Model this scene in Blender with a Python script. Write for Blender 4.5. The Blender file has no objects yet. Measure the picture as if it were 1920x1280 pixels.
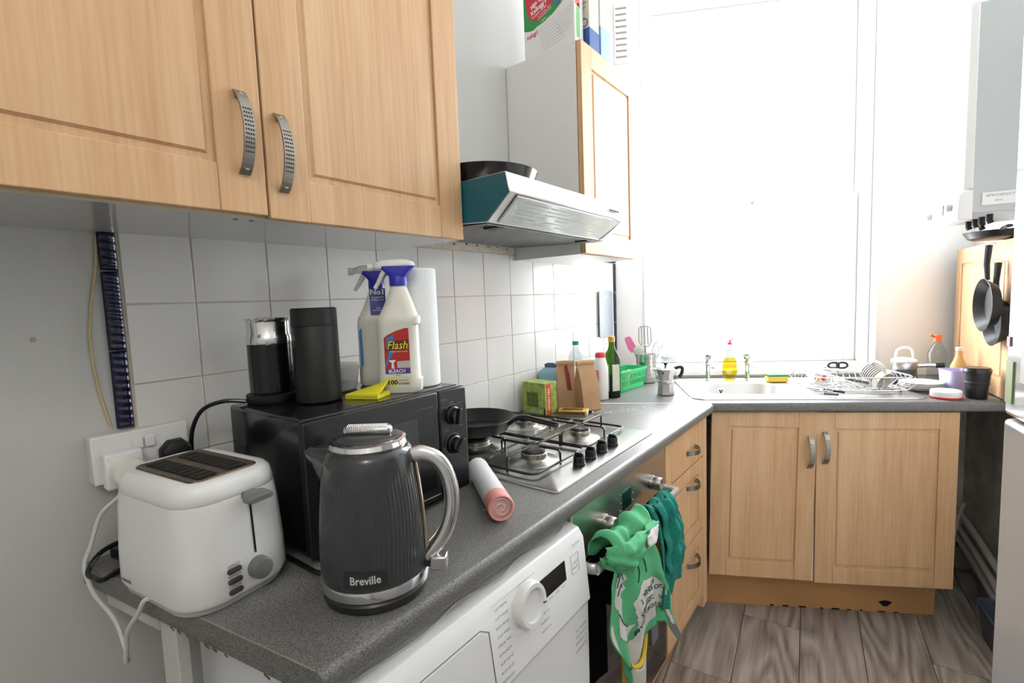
import bpy, bmesh, math, random
from mathutils import Vector, Matrix, noise
rnd = random.Random(7)
PI = math.pi
SC = bpy.context.scene
COL = SC.collection

# ------------------------------------------------------------------ camera
CAM = (1.1223, -0.2481, 1.3471)
yaw, pitch, roll = -0.6552, -0.0849, -0.0372
fw = Vector((math.sin(yaw)*math.cos(pitch), math.cos(yaw)*math.cos(pitch), math.sin(pitch)))
rt = Vector((math.cos(yaw), -math.sin(yaw), 0)); up = rt.cross(fw)
r2 = rt*math.cos(roll) + up*math.sin(roll); u2 = -rt*math.sin(roll) + up*math.cos(roll)
cd = bpy.data.cameras.new('camera'); cam = bpy.data.objects.new('camera', cd); COL.objects.link(cam)
cd.sensor_width = 36; cd.lens = 907.9/1920*36; cd.clip_start = .02
cam.matrix_world = Matrix(((r2.x, u2.x, -fw.x, CAM[0]), (r2.y, u2.y, -fw.y, CAM[1]), (r2.z, u2.z, -fw.z, CAM[2]), (0, 0, 0, 1)))
SC.camera = cam
# ------------------------------------------------------------------ sky, light, exposure
w = bpy.data.worlds.new('overcast_sky'); SC.world = w; w.use_nodes = True
bg = w.node_tree.nodes['Background']; bg.inputs[0].default_value = (.93, .96, 1, 1); bg.inputs[1].default_value = 25.0
SC.view_settings.view_transform = 'Standard'; SC.view_settings.look = 'None'
SC.view_settings.gamma = 1; SC.view_settings.use_curve_mapping = False
SC.view_settings.exposure = -0.42
TH = math.radians(28.5); CE = (math.cos(TH), math.sin(TH)); CN = (-math.sin(TH), math.cos(TH))
def st(s, t, z=0): return (CE[0]*s+CN[0]*t, CE[1]*s+CN[1]*t, z)
PH = math.radians(9.0); WQ = Vector((1.57, 2.23, 0))
WD = Vector((-math.sin(PH), math.cos(PH), 0)); WM = Vector((-math.cos(PH), -math.sin(PH), 0))
def wl(k, dep, z=0):
    p = WQ + WD*k + WM*dep; return (p.x, p.y, z)
# portal: only guides sampling of daylight through the window, gives off nothing itself
ld = bpy.data.lights.new('window_portal', 'AREA'); ld.shape = 'RECTANGLE'; ld.size = 1.08; ld.size_y = 1.9
ld.cycles.is_portal = True
lo = bpy.data.objects.new('window_portal', ld); COL.objects.link(lo)
lo.location = st(1.71, 2.06, 1.88); lo.rotation_euler = (PI/2, 0, TH); lo.rotation_euler = (-PI/2, 0, TH)
FILL_POWER = 34

# ------------------------------------------------------------------ materials
def lin(c):
    return tuple((x/255/12.92 if x/255 <= .04045 else ((x/255+.055)/1.055)**2.4) for x in c)
MATS = {}
def mat(name, rgb, rough=.5, metal=0, spec=None, alpha=1, trans=0, ior=None, bump=0, bscale=60, var=0, vscale=8, coat=0, stretch=None, emit=0):
    if name in MATS: return MATS[name]
    m = bpy.data.materials.new(name); m.use_nodes = True; nt = m.node_tree; b = nt.nodes['Principled BSDF']
    c = (*lin(rgb), 1); b.inputs['Base Color'].default_value = c
    b.inputs['Roughness'].default_value = rough; b.inputs['Metallic'].default_value = metal
    if spec is not None: b.inputs['Specular IOR Level'].default_value = spec
    if alpha < 1: b.inputs['Alpha'].default_value = alpha
    if trans: b.inputs['Transmission Weight'].default_value = trans
    if ior: b.inputs['IOR'].default_value = ior
    if coat: b.inputs['Coat Weight'].default_value = coat; b.inputs['Coat Roughness'].default_value = .08
    if var or bump:
        tc = nt.nodes.new('ShaderNodeTexCoord'); mp = nt.nodes.new('ShaderNodeMapping')
        nt.links.new(tc.outputs['Object'], mp.inputs[0])
        if stretch: mp.inputs['Scale'].default_value = stretch
    if var:
        n = nt.nodes.new('ShaderNodeTexNoise'); n.inputs['Scale'].default_value = vscale; n.inputs['Detail'].default_value = 6
        nt.links.new(mp.outputs[0], n.inputs['Vector'])
        r = nt.nodes.new('ShaderNodeValToRGB')
        r.color_ramp.elements[0].position = .3; r.color_ramp.elements[1].position = .7
        r.color_ramp.elements[0].color = (*[x*(1-var) for x in c[:3]], 1)
        r.color_ramp.elements[1].color = (*[min(1, x*(1+var)) for x in c[:3]], 1)
        nt.links.new(n.outputs['Fac'], r.inputs[0]); nt.links.new(r.outputs[0], b.inputs['Base Color'])
    if bump:
        n2 = nt.nodes.new('ShaderNodeTexNoise'); n2.inputs['Scale'].default_value = bscale; n2.inputs['Detail'].default_value = 4
        nt.links.new(mp.outputs[0], n2.inputs['Vector'])
        bp = nt.nodes.new('ShaderNodeBump'); bp.inputs['Strength'].default_value = bump; bp.inputs['Distance'].default_value = .002
        nt.links.new(n2.outputs['Fac'], bp.inputs['Height']); nt.links.new(bp.outputs[0], b.inputs['Normal'])
    MATS[name] = m; return m

def beech():
    m = mat('beech_foil', (205, 166, 120), .42)
    nt = m.node_tree; b = nt.nodes['Principled BSDF']
    tc = nt.nodes.new('ShaderNodeTexCoord')
    def nz(scale, st_, det):
        mp = nt.nodes.new('ShaderNodeMapping'); mp.inputs['Scale'].default_value = st_
        nt.links.new(tc.outputs['Object'], mp.inputs[0])
        n = nt.nodes.new('ShaderNodeTexNoise'); n.inputs['Scale'].default_value = scale; n.inputs['Detail'].default_value = det
        nt.links.new(mp.outputs[0], n.inputs['Vector']); return n
    n1 = nz(16, (1, 1, .05), 3); n2 = nz(160, (1, 1, .035), 4)
    a = nt.nodes.new('ShaderNodeMath'); a.operation = 'MULTIPLY_ADD'
    nt.links.new(n2.outputs['Fac'], a.inputs[0]); a.inputs[1].default_value = .45
    m2 = nt.nodes.new('ShaderNodeMath'); m2.operation = 'MULTIPLY'; m2.inputs[1].default_value = .55
    nt.links.new(n1.outputs['Fac'], m2.inputs[0]); nt.links.new(m2.outputs[0], a.inputs[2])
    r = nt.nodes.new('ShaderNodeValToRGB'); e = r.color_ramp.elements
    e[0].position = .36; e[0].color = (*lin((198, 156, 112)), 1); e[1].position = .64; e[1].color = (*lin((219, 183, 142)), 1)
    nt.links.new(a.outputs[0], r.inputs[0]); nt.links.new(r.outputs[0], b.inputs['Base Color'])
    return m
BEECH = beech()

def plank_mat():
    m = mat('grey_oak_vinyl', (140, 128, 118), .42)
    nt = m.node_tree; b = nt.nodes['Principled BSDF']
    tc = nt.nodes.new('ShaderNodeTexCoord'); oi = nt.nodes.new('ShaderNodeObjectInfo')
    ad = nt.nodes.new('ShaderNodeVectorMath'); ad.operation = 'MULTIPLY_ADD'
    cb = nt.nodes.new('ShaderNodeCombineXYZ'); nt.links.new(oi.outputs['Random'], cb.inputs[0]); nt.links.new(oi.outputs['Random'], cb.inputs[1])
    nt.links.new(cb.outputs[0], ad.inputs[0]); ad.inputs[1].default_value = (3, 17, 0); nt.links.new(tc.outputs['Object'], ad.inputs[2])
    mp = nt.nodes.new('ShaderNodeMapping'); mp.inputs['Scale'].default_value = (1, .16, 1); mp.inputs['Rotation'].default_value = (0, 0, math.radians(-5))
    nt.links.new(ad.outputs[0], mp.inputs[0])
    n0 = nt.nodes.new('ShaderNodeTexNoise'); n0.inputs['Scale'].default_value = 5.5; n0.inputs['Detail'].default_value = 1.5
    nt.links.new(mp.outputs[0], n0.inputs['Vector'])
    mu = nt.nodes.new('ShaderNodeMath'); mu.operation = 'MULTIPLY'; mu.inputs[1].default_value = 20; nt.links.new(n0.outputs['Fac'], mu.inputs[0])
    fr = nt.nodes.new('ShaderNodeMath'); fr.operation = 'PINGPONG'; fr.inputs[1].default_value = 1; nt.links.new(mu.outputs[0], fr.inputs[0])
    n1 = nt.nodes.new('ShaderNodeTexNoise'); n1.inputs['Scale'].default_value = 70; n1.inputs['Detail'].default_value = 5
    mp2 = nt.nodes.new('ShaderNodeMapping'); mp2.inputs['Scale'].default_value = (1, .06, 1); nt.links.new(ad.outputs[0], mp2.inputs[0]); nt.links.new(mp2.outputs[0], n1.inputs['Vector'])
    mx = nt.nodes.new('ShaderNodeMath'); mx.operation = 'MULTIPLY_ADD'; mx.inputs[1].default_value = .34
    nt.links.new(fr.outputs[0], mx.inputs[0])
    m3 = nt.nodes.new('ShaderNodeMath'); m3.operation = 'MULTIPLY'; m3.inputs[1].default_value = .66; nt.links.new(n1.outputs['Fac'], m3.inputs[0]); nt.links.new(m3.outputs[0], mx.inputs[2])
    r = nt.nodes.new('ShaderNodeValToRGB'); e = r.color_ramp.elements
    e[0].position = .25; e[0].color = (*lin((112, 102, 95)), 1); e[1].position = .75; e[1].color = (*lin((178, 167, 158)), 1)
    nt.links.new(mx.outputs[0], r.inputs[0]); nt.links.new(r.outputs[0], b.inputs['Base Color'])
    return m
PLANK = plank_mat()

def worktop_mat():
    m = mat('grey_speckled_laminate', (105, 105, 103), .38)
    nt = m.node_tree; b = nt.nodes['Principled BSDF']; tc = nt.nodes.new('ShaderNodeTexCoord')
    n = nt.nodes.new('ShaderNodeTexNoise'); n.inputs['Scale'].default_value = 420; n.inputs['Detail'].default_value = 3
    nt.links.new(tc.outputs['Object'], n.inputs['Vector'])
    r = nt.nodes.new('ShaderNodeValToRGB'); e = r.color_ramp.elements
    e[0].position = .33; e[0].color = (*lin((74, 73, 71)), 1); e[1].position = .68; e[1].color = (*lin((132, 131, 128)), 1)
    nt.links.new(n.outputs['Fac'], r.inputs[0]); nt.links.new(r.outputs[0], b.inputs['Base Color'])
    return m
WT = worktop_mat()

def glass_mat(name, tint=(255, 255, 255), refl=.06, rough=0):
    if name in MATS: return MATS[name]
    m = bpy.data.materials.new(name); m.use_nodes = True; nt = m.node_tree; nt.nodes.remove(nt.nodes['Principled BSDF'])
    t = nt.nodes.new('ShaderNodeBsdfTransparent'); t.inputs[0].default_value = (*lin(tint), 1)
    g = nt.nodes.new('ShaderNodeBsdfGlossy'); g.inputs['Roughness'].default_value = rough
    lw_ = nt.nodes.new('ShaderNodeLayerWeight'); lw_.inputs[0].default_value = .35
    pw2 = nt.nodes.new('ShaderNodeMath'); pw2.operation = 'POWER'; pw2.inputs[1].default_value = 4; nt.links.new(lw_.outputs['Facing'], pw2.inputs[0])
    lw = nt.nodes.new('ShaderNodeMath'); lw.operation = 'MULTIPLY_ADD'; lw.inputs[1].default_value = .6; lw.inputs[2].default_value = .035; nt.links.new(pw2.outputs[0], lw.inputs[0])
    x = nt.nodes.new('ShaderNodeMixShader'); nt.links.new(lw.outputs[0], x.inputs[0])
    nt.links.new(t.outputs[0], x.inputs[1]); nt.links.new(g.outputs[0], x.inputs[2])
    nt.links.new(x.outputs[0], nt.nodes['Material Output'].inputs[0]); MATS[name] = m; return m
PANE = glass_mat('window_glass')
CLEAR = glass_mat('clear_plastic', (236, 240, 240))
GREENGLASS = glass_mat('green_bottle_glass', (120, 170, 40))
YSOAP = glass_mat('yellow_soap_liquid', (255, 238, 40))
LILAC = mat('lilac_plastic', (205, 200, 235), .35, alpha=.75)
TUBP = mat('frosted_plastic', (225, 226, 224), .3, alpha=.45)

WALL_DIM = mat('wall_paint_dimmed', (197, 197, 194), .75, bump=.12, bscale=90)  # white paint greyed, putting the lens's dim near edge into the colour
WALL_GLARE = mat('wall_paint_glare', (240, 240, 239), .7, bump=.1, bscale=90)  # same paint made whiter, glare around the window put into the colour
CEILP = mat('ceiling_paint', (235, 235, 232), .9)
GLOSSW = mat('white_gloss_paint', (238, 239, 238), .3)
TILE = mat('white_glazed_tile', (218, 217, 214), .16, bump=.05, bscale=14)
GROUT = mat('cream_grout', (196, 188, 172), .9)
NAVY = mat('navy_glazed_tile', (15, 18, 52), .22)
MELAM = mat('white_melamine', (222, 221, 216), .32)
CREAME = mat('cream_board_edge', (206, 196, 168), .6)
STEEL = mat('brushed_steel', (196, 194, 190), .28, 1, bump=.05, bscale=300, stretch=(1, 12, 1))
SINKST = mat('sink_steel', (208, 208, 206), .3, 1)
CHROME = mat('chrome', (225, 225, 226), .07, 1)
NICKEL = mat('satin_nickel', (158, 154, 146), .32, 1)
ALU = mat('cast_aluminium', (200, 201, 200), .25, 1)
BLACK = mat('black_plastic', (18, 18, 20), .28)
BLACKM = mat('matt_black', (15, 15, 16), .5)
IRON = mat('black_enamel_iron', (17, 16, 16), .4)
NONST = mat('black_non_stick', (22, 22, 22), .38)
DARK = mat('dark_hole', (10, 10, 10), .8)
WPLAS = mat('white_plastic', (232, 232, 231), .28)
WMENAM = mat('white_enamel', (234, 235, 236), .24)
GREYP = mat('grey_plastic', (112, 112, 112), .4)
LGREYP = mat('light_grey_plastic', (178, 178, 176), .4)
TEXTG = mat('grey_print', (120, 120, 124), .6)
TEXTK = mat('black_print', (35, 35, 38), .6)
TEXTW = mat('white_print', (238, 238, 238), .5)
KBODY = mat('kettle_grey_enamel', (50, 53, 55), .22, coat=.3)
RUST = mat('rust_brown', (112, 84, 52), .9, var=.4, vscale=60)

# ------------------------------------------------------------------ geometry
class G:
    def __init__(s): s.v = []; s.f = []; s.mi = []
    def add(s, vs, fs, mi=0, M=None):
        o = len(s.v)
        s.v += [tuple(M @ Vector(p)) if M else tuple(p) for p in vs]
        for f in fs: s.f.append([i+o for i in f]); s.mi.append(mi)
        return s
    def box(s, x0, x1, y0, y1, z0, z1, mi=0, M=None):
        return s.add([(x0,y0,z0),(x1,y0,z0),(x1,y1,z0),(x0,y1,z0),(x0,y0,z1),(x1,y0,z1),(x1,y1,z1),(x0,y1,z1)],
                     [(3,2,1,0),(4,5,6,7),(0,1,5,4),(1,2,6,5),(2,3,7,6),(3,0,4,7)], mi, M)
    def rings(s, rs, mi=0, cap0=True, cap1=True, M=None, closed=True, loop=False):
        n = len(rs[0]); vs = [p for r in rs for p in r]; fs = []
        R = len(rs)
        for i in range(R if loop else R-1):
            for j in range(n if closed else n-1):
                a = i*n+j; b = i*n+(j+1) % n; i2 = (i+1) % R
                fs.append((a, b, i2*n+(j+1) % n, i2*n+j))
        if cap0 and not loop: fs.append(tuple(range(n-1, -1, -1)))
        if cap1 and not loop: fs.append(tuple((R-1)*n+j for j in range(n)))
        return s.add(vs, fs, mi, M)
    def lathe(s, prof, n=32, c=(0,0,0), mi=0, M=None, cap0=True, cap1=True):
        rs = [[(c[0]+r*math.cos(2*PI*j/n), c[1]+r*math.sin(2*PI*j/n), c[2]+z) for j in range(n)] for r, z in prof]
        return s.rings(rs, mi, cap0, cap1, M)
    def tube(s, pts, r, n=8, mi=0, caps=True, closed=False, M=None, flat=1):
        pts = [Vector(p) for p in pts]; N = len(pts); rs = []
        rad = r if isinstance(r, (list, tuple)) else [r]*N
        prev = None
        for i in range(N):
            a = pts[(i-1) % N] if closed else pts[max(i-1, 0)]; b = pts[(i+1) % N] if closed else pts[min(i+1, N-1)]
            t = (b-a).normalized()
            if prev is None:
                h = Vector((0,0,1)) if abs(t.z) < .9 else Vector((1,0,0)); u = t.cross(h).normalized()
            else:
                u = (prev - t*prev.dot(t)).normalized()
            prev = u; vv = t.cross(u)
            rs.append([tuple(pts[i] + u*rad[i]*math.cos(2*PI*j/n) + vv*rad[i]*flat*math.sin(2*PI*j/n)) for j in range(n)])
        return s.rings(rs, mi, caps, caps, M, loop=closed)
    def prism(s, poly, z0, z1, mi=0, M=None):
        n = len(poly)
        return s.rings([[(x, y, z0) for x, y in poly], [(x, y, z1) for x, y in poly]], mi, M=M)
    def grid(s, fn, nu, nv, mi=0, M=None, wrap=False):
        vs = [fn(i/nu, j/nv) for j in range(nv+1) for i in range(nu+1)]; W = nu+1
        fs = [(j*W+i, j*W+i+1, (j+1)*W+i+1, (j+1)*W+i) for j in range(nv) for i in range(nu)]
        return s.add(vs, fs, mi, M)
    def poly(s, pts, mi=0, M=None): return s.add(pts, [tuple(range(len(pts)))], mi, M)
    def obj(s, name, parent=None, m=None, bevel=0, seg=2, smooth=35, solid=0, loc=None, rot=None, recalc=True, sub=0):
        me = bpy.data.meshes.new(name); me.from_pydata(s.v, [], s.f)
        ms = m if isinstance(m, (list, tuple)) else [m]
        for x in ms: me.materials.append(x)
        for p, i in zip(me.polygons, s.mi): p.material_index = i
        if recalc:
            bm = bmesh.new(); bm.from_mesh(me); bmesh.ops.recalc_face_normals(bm, faces=bm.faces); bm.to_mesh(me); bm.free()
        if smooth:
            for p in me.polygons: p.use_smooth = True
            me.set_sharp_from_angle(angle=math.radians(smooth))
        o = bpy.data.objects.new(name, me); COL.objects.link(o)
        if parent: o.parent = parent
        if loc: o.location = loc
        if rot: o.rotation_euler = rot
        if solid:
            q = o.modifiers.new('solid', 'SOLIDIFY'); q.thickness = solid; q.offset = 0
        if bevel:
            q = o.modifiers.new('bevel', 'BEVEL'); q.width = bevel; q.segments = seg; q.limit_method = 'ANGLE'; q.angle_limit = math.radians(40)
        if sub:
            q = o.modifiers.new('sub', 'SUBSURF'); q.levels = sub; q.render_levels = sub
        return o

def rrect(w, d, r, n=5, cx=0, cy=0):
    r = min(r, w/2-1e-5, d/2-1e-5); out = []
    for k, (sx, sy) in enumerate(((1,1),(-1,1),(-1,-1),(1,-1))):
        for i in range(n+1):
            a = (k + i/n)*PI/2
            out.append((cx+sx*(w/2-r)+r*math.cos(a), cy+sy*(d/2-r)+r*math.sin(a)))
    return out
def ring(w, d, r, z, n=5, cx=0, cy=0): return [(x, y, z) for x, y in rrect(w, d, r, n, cx, cy)]
def spline(pts, n=6, closed=False):
    P = [Vector(p) for p in pts]; N = len(P); out = []
    for i in range(N if closed else N-1):
        if closed: a, b, c, d = P[(i-1) % N], P[i], P[(i+1) % N], P[(i+2) % N]
        else: a, b, c, d = P[max(i-1,0)], P[i], P[i+1], P[min(i+2,N-1)]
        for k in range(n):
            t = k/n
            out.append(.5*((2*b)+(c-a)*t+(2*a-5*b+4*c-d)*t*t+(3*b-a-3*c+d)*t**3))
    if not closed: out.append(P[-1])
    return out
def thing(name, label, cat, loc=(0,0,0), rz=0, group=None):
    o = bpy.data.objects.new(name, None); COL.objects.link(o); o.location = loc; o.rotation_euler = (0,0,rz); o.empty_display_size = .05
    return tag(o, label, cat, group)
def tag(o, label, cat, group=None):
    o['label'] = label; o['category'] = cat
    if group: o['group'] = group
    return o
def struct(o, label=None, cat=None):
    o['kind'] = 'structure'
    if label: o['label'] = label
    if cat: o['category'] = cat
    return o
def text_geo(s, size, bold=0, shear=0, align='CENTER', space=1):
    cu = bpy.data.curves.new('t', 'FONT'); cu.body = s; cu.size = size; cu.offset = bold*size; cu.shear = shear
    cu.align_x = align; cu.align_y = 'CENTER'; cu.resolution_u = 2; cu.space_character = space
    o = bpy.data.objects.new('t', cu); me = o.to_mesh()
    vs = [tuple(v.co) for v in me.vertices]; fs = [tuple(p.vertices) for p in me.polygons]
    o.to_mesh_clear(); bpy.data.objects.remove(o); bpy.data.curves.remove(cu)
    return vs, fs
def lettering(parent, m, items, fn, name='lettering'):
    """items: (text, size, x, y, dict); fn maps flat (x, y) onto the surface"""
    g = G()
    for it in items:
        t, size, x, y = it[:4]; kw = dict(it[4]) if len(it) > 4 else {}
        rot = kw.pop('rot', 0); wd = kw.pop('wd', None)
        vs, fs = text_geo(t, size, **kw)
        if wd and vs:
            ex = max(v[0] for v in vs)-min(v[0] for v in vs); k = wd/max(ex, 1e-6); vs = [(v[0]*k, v[1], 0) for v in vs]
        c, s_ = math.cos(rot), math.sin(rot)
        g.add([fn(x+v[0]*c-v[1]*s_, y+v[0]*s_+v[1]*c) for v in vs], fs)
    return g.obj(name, parent, m, smooth=0, recalc=False)
def copy_tree(o, parent=None):
    c = o.copy(); COL.objects.link(c)
    if parent: c.parent = parent
    for ch in list(o.children): copy_tree(ch, c)
    return c
def clip_convex(poly, conv):
    out = poly
    for i in range(len(conv)):
        a = conv[i]; b = conv[(i+1) % len(conv)]; inp = out; out = []
        def side(p): return (b[0]-a[0])*(p[1]-a[1])-(b[1]-a[1])*(p[0]-a[0])
        for j in range(len(inp)):
            p = inp[j]; q = inp[(j+1) % len(inp)]; sp, sq = side(p), side(q)
            if sp >= 0: out.append(p)
            if sp*sq < 0:
                t = sp/(sp-sq); out.append((p[0]+(q[0]-p[0])*t, p[1]+(q[1]-p[1])*t))
        if not out: return []
    return out

# ================================================================== THE ROOM
YB = -1.45; CH = 3.0; TW = 1.876
def rw_at_y(y): return WQ.x - math.tan(PH)*(y-WQ.y)
kc = (TW-(WQ.x*CN[0]+WQ.y*CN[1]))/(WD.x*CN[0]+WD.y*CN[1])
CORN = WQ + WD*kc                       # corner of window wall and right wall
SR = CORN.x*CE[0]+CORN.y*CE[1]
LC = (-.008, (TW+.477*-.008)/CN[1]-0.004)
ROOM = [(-.008, YB), (rw_at_y(YB), YB), (CORN.x, CORN.y), (-.008, 2.130)]
fl = struct(G().prism([(x*1.0, y) for x, y in ROOM], -.08, -.006).obj('floor', None, mat('floor_joint', (52, 46, 42), .8), smooth=0), 'grey oak effect plank floor of the narrow kitchen', 'floor')
# planks
PA = math.radians(6.0); pd = (-math.sin(PA), math.cos(PA)); pn = (math.cos(PA), math.sin(PA))
PWID = .203; off0 = .679*pn[0]+1.917*pn[1]
for i in range(-6, 10):
    a0 = off0+i*PWID; L0 = -1.9+(i*.413) % 1.22
    for j in range(-1, 5):
        l0 = L0+j*1.22; l1 = l0+1.22
        q = [(a0+.0012, l0+.001), (a0+PWID-.0012, l0+.001), (a0+PWID-.0012, l1-.001), (a0+.0012, l1-.001)]
        q = [(pn[0]*a+pd[0]*l, pn[1]*a+pd[1]*l) for a, l in q]
        q = clip_convex(q, ROOM)
        if len(q) < 3: continue
        cx = sum(p[0] for p in q)/len(q); cy = sum(p[1] for p in q)/len(q)
        c_, s_ = math.cos(-PA), math.sin(-PA)
        loc = [((x-cx)*c_-(y-cy)*s_, (x-cx)*s_+(y-cy)*c_) for x, y in q]
        g = G().prism(loc, -.006, 0).obj('plank', fl, PLANK, smooth=0); g.location = (cx, cy, 0); g.rotation_euler = (0, 0, PA)
struct(G().prism(ROOM, CH, CH+.08).obj('ceiling', None, CEILP, smooth=0), 'plain white painted ceiling above the kitchen', 'ceiling')

# ---- left wall with tiles
wall = struct(G().box(-.15, -.008, YB-.1, 2.135, -.08, CH+.08).obj('wall_left', None, WALL_DIM, smooth=0), 'white plastered wall carrying the white square tiles', 'wall')
T = .152
G().box(-.008, -.0025, .03, 2.127, .905, 1.520).obj('grout', wall, GROUT, smooth=0)
ys = [.0335]+[T*k for k in range(1, 14)]+[2.100]
for r in range(4):
    z1 = 1.518-T*r; z0 = z1-T
    for c in range(len(ys)-1):
        w_ = ys[c+1]-ys[c]; tl = rnd.uniform(-.0006, .0006)
        o = G().box(-.006, 0, .0011, w_-.0011, .0011, T-.0011).obj('tile', wall, TILE, bevel=.0012, seg=2)
        o.location = (tl*.5-.0004, ys[c], z0); o.rotation_euler = (0, rnd.uniform(-.003, .003), rnd.uniform(-.003, .003))
def rope(L, r=.0135, tw=.0145):
    g = G(); nv = max(8, int(L/.0024)); nu = 12
    def fn(u, v):
        a = (u-.5)*PI; z = v*L
        d = .0026*abs(math.sin(PI*(z/tw+.55*u)))
        e = .35+.65*min(1, min(v, 1-v)*L/.003)
        return ((r*.55*math.cos(a)*e+d*math.cos(a)), r*math.sin(a)*1.0, z)
    return g.grid(fn, nu, nv)
for z0, z1 in ((1.137, 1.2805), (1.2825, 1.4265), (1.4285, 1.5)):
    o = rope(z1-z0).obj('border_tile', wall, NAVY, smooth=60); o.location = (-.003, .0165, z0)
for k in range(4):
    o = rope(T-.002).obj('border_tile', wall, NAVY, smooth=60); o.location = (-.003, 2.114, .911+k*T)
for y0, y1 in ((1.70, 1.80), (1.802, 1.952), (1.954, 2.127)):
    o = rope(y1-y0).obj('border_tile', wall, NAVY, smooth=60); o.location = (-.003, y0, 1.534); o.rotation_euler = (-PI/2, 0, 0)
# stained plaster strip left bare under the hood, fallen sealant line, small plug mark
g = G().box(-.008, .006, .632, 1.24, 1.5195, 1.548)
for i in range(26):
    y = .64+i*.006+(i > 17)*(.05*(i-17))+rnd.uniform(-.004, .004); z = 1.5195+rnd.uniform(.012, .02)
    g.box(.004, .0065+rnd.uniform(0, .001), y, y+rnd.uniform(.004, .016), z, z+rnd.uniform(.002, .007), 1)
g.obj('bare_plaster_strip', wall, [mat('stained_plaster', (205, 196, 182), .9, var=.15, vscale=40), RUST], smooth=0)
G().tube(spline([(-.006, .002, 1.492), (-.005, -.001, 1.44), (-.005, -.015, 1.36), (-.005, -.021, 1.30), (-.005, -.017, 1.22), (-.005, -.005, 1.142)]), .0022, 6).obj('sealant_bead', wall, mat('yellowed_sealant', (206, 186, 140), .7))
g = G().lathe([(0, 0), (.004, .0), (.003, .002), (0, .002)], 8, M=Matrix.Translation((-.008, -.093, 1.311)) @ Matrix.Rotation(PI/2, 4, 'Y'))
g.obj('filled_hole', wall, mat('filler', (180, 160, 140), .9))

# ---- back wall, right wall
struct(G().box(-.15, rw_at_y(YB)+.25, YB-.12, YB, -.08, CH+.08).obj('wall_back', None, WALL_DIM, smooth=0), 'plain white wall behind the viewer', 'wall')
p0 = wl((YB-WQ.y)/WD.y-.15, 0); L_ = (CORN-Vector(p0)).length
o = G().box(0, .15, 0, L_+.2, -.08, CH+.08).obj('wall_right', None, WALL_GLARE, smooth=0); o.location = p0; o.rotation_euler = (0, 0, PH)
struct(o, 'white painted right wall behind boiler and fridge', 'wall')
wr_ = o
# ---- window wall (local frame s,t)
S0 = 1.02; WS0, WS1, WZ0, WZ1 = 1.168, 2.262, .945, 2.86; TD = .26
g = G()
for a in ((S0-.2, WS0, -.08, CH+.08), (WS1, SR+.2, -.08, CH+.08), (WS0, WS1, -.08, WZ0), (WS0, WS1, WZ1, CH+.08)):
    g.box(a[0], a[1], TW, TW+TD, a[2], a[3])
wf = g.obj('wall_far', None, WALL_GLARE, smooth=0); wf.rotation_euler = (0, 0, TH)
struct(wf, 'white window wall set at an angle to the tiled wall', 'wall')
bare = mat('bare_dirty_plaster', (196, 188, 178), .95, var=.25, vscale=7, bump=.5, bscale=30)
G().box(2.245, SR-.002, TW-.006, TW, .0, .87).obj('bare_plaster', wf, bare, smooth=0)
G().box(-.005, 0, L_-.95, L_-.01, .0, .87).obj('bare_plaster', wr_, bare, smooth=0)

# ---- window_1: sash window with two panes
win = thing('window_1', 'tall white sash window full of daylight above the sink', 'window', (0,0,0), TH); win['kind'] = 'structure'
TF = TW+.085
def frame(name, s0, s1, z0, z1, t0, t1, wl_, wr_, wb, wt_, par):
    g = G()
    g.box(s0, s0+wl_, t0, t1, z0, z1); g.box(s1-wr_, s1, t0, t1, z0, z1)
    g.box(s0+wl_, s1-wr_, t0, t1, z0, z0+wb); g.box(s0+wl_, s1-wr_, t0, t1, z1-wt_, z1)
    return g.obj(name, par, GLOSSW, bevel=.004)
frame('window_frame', WS0, WS1, WZ0, WZ1, TW+.05, TW+.17, .045, .045, .03, .06, win)
us = frame('upper_sash', WS0+.046, WS1-.046, 1.775, WZ1-.06, TW+.125, TW+.16, .055, .05, .05, .055, win)
G().box(WS0+.098, WS1-.093, TW+.14, TW+.146, 1.82, WZ1-.112).obj('glass_pane', us, PANE, smooth=0)
ls = frame('lower_sash', WS0+.046, WS1-.046, WZ0+.03, 1.825, TW+.085, TW+.12, .06, .055, .075, .045, win)
G().box(WS0+.103, WS1-.098, TW+.10, TW+.106, WZ0+.1, 1.785).obj('glass_pane', ls, PANE, smooth=0)
G().box(WS0-.03, WS1+.03, TW-.02, TW+.085, WZ0-.025, WZ0+.004).obj('window_sill', win, GLOSSW, bevel=.005)
g = G()
g.box(WS0-.012, WS0+.002, TW-.008, TW+.05, WZ0, WZ1); g.box(WS1-.002, WS1+.012, TW-.008, TW+.05, WZ0, WZ1)
g.obj('architrave', win, GLOSSW, bevel=.003)
g = G().lathe([(.006, 0), (.012, .004), (.012, .012), (0, .016)], 12, M=Matrix.Translation((1.72, TW+.08, 1.80)) @ Matrix.Rotation(PI/2, 4, 'X'))
g.obj('sash_catch', ls, CHROME)

# louvre vent beside the corner
vt = thing('louvre_vent', 'small white slatted air vent high beside the window corner', 'vent', st(1.064, TW, 2.53), TH)
G().box(-.034, .034, -.012, 0, -.012, .275).obj('vent_frame', vt, WPLAS, bevel=.002)
for k in range(9):
    G().box(-.027, .027, -.020, -.006, 0, .0035, M=Matrix.Translation((0, 0, .012+k*.029)) @ Matrix.Rotation(math.radians(-40), 4, 'X')).obj('slat', vt, WPLAS)
    G().box(-.027, .027, -.0125, -.0118, .014+k*.029, .022+k*.029).obj('slot', vt, mat('vent_slot', (150, 140, 132), .8), smooth=0)

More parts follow.
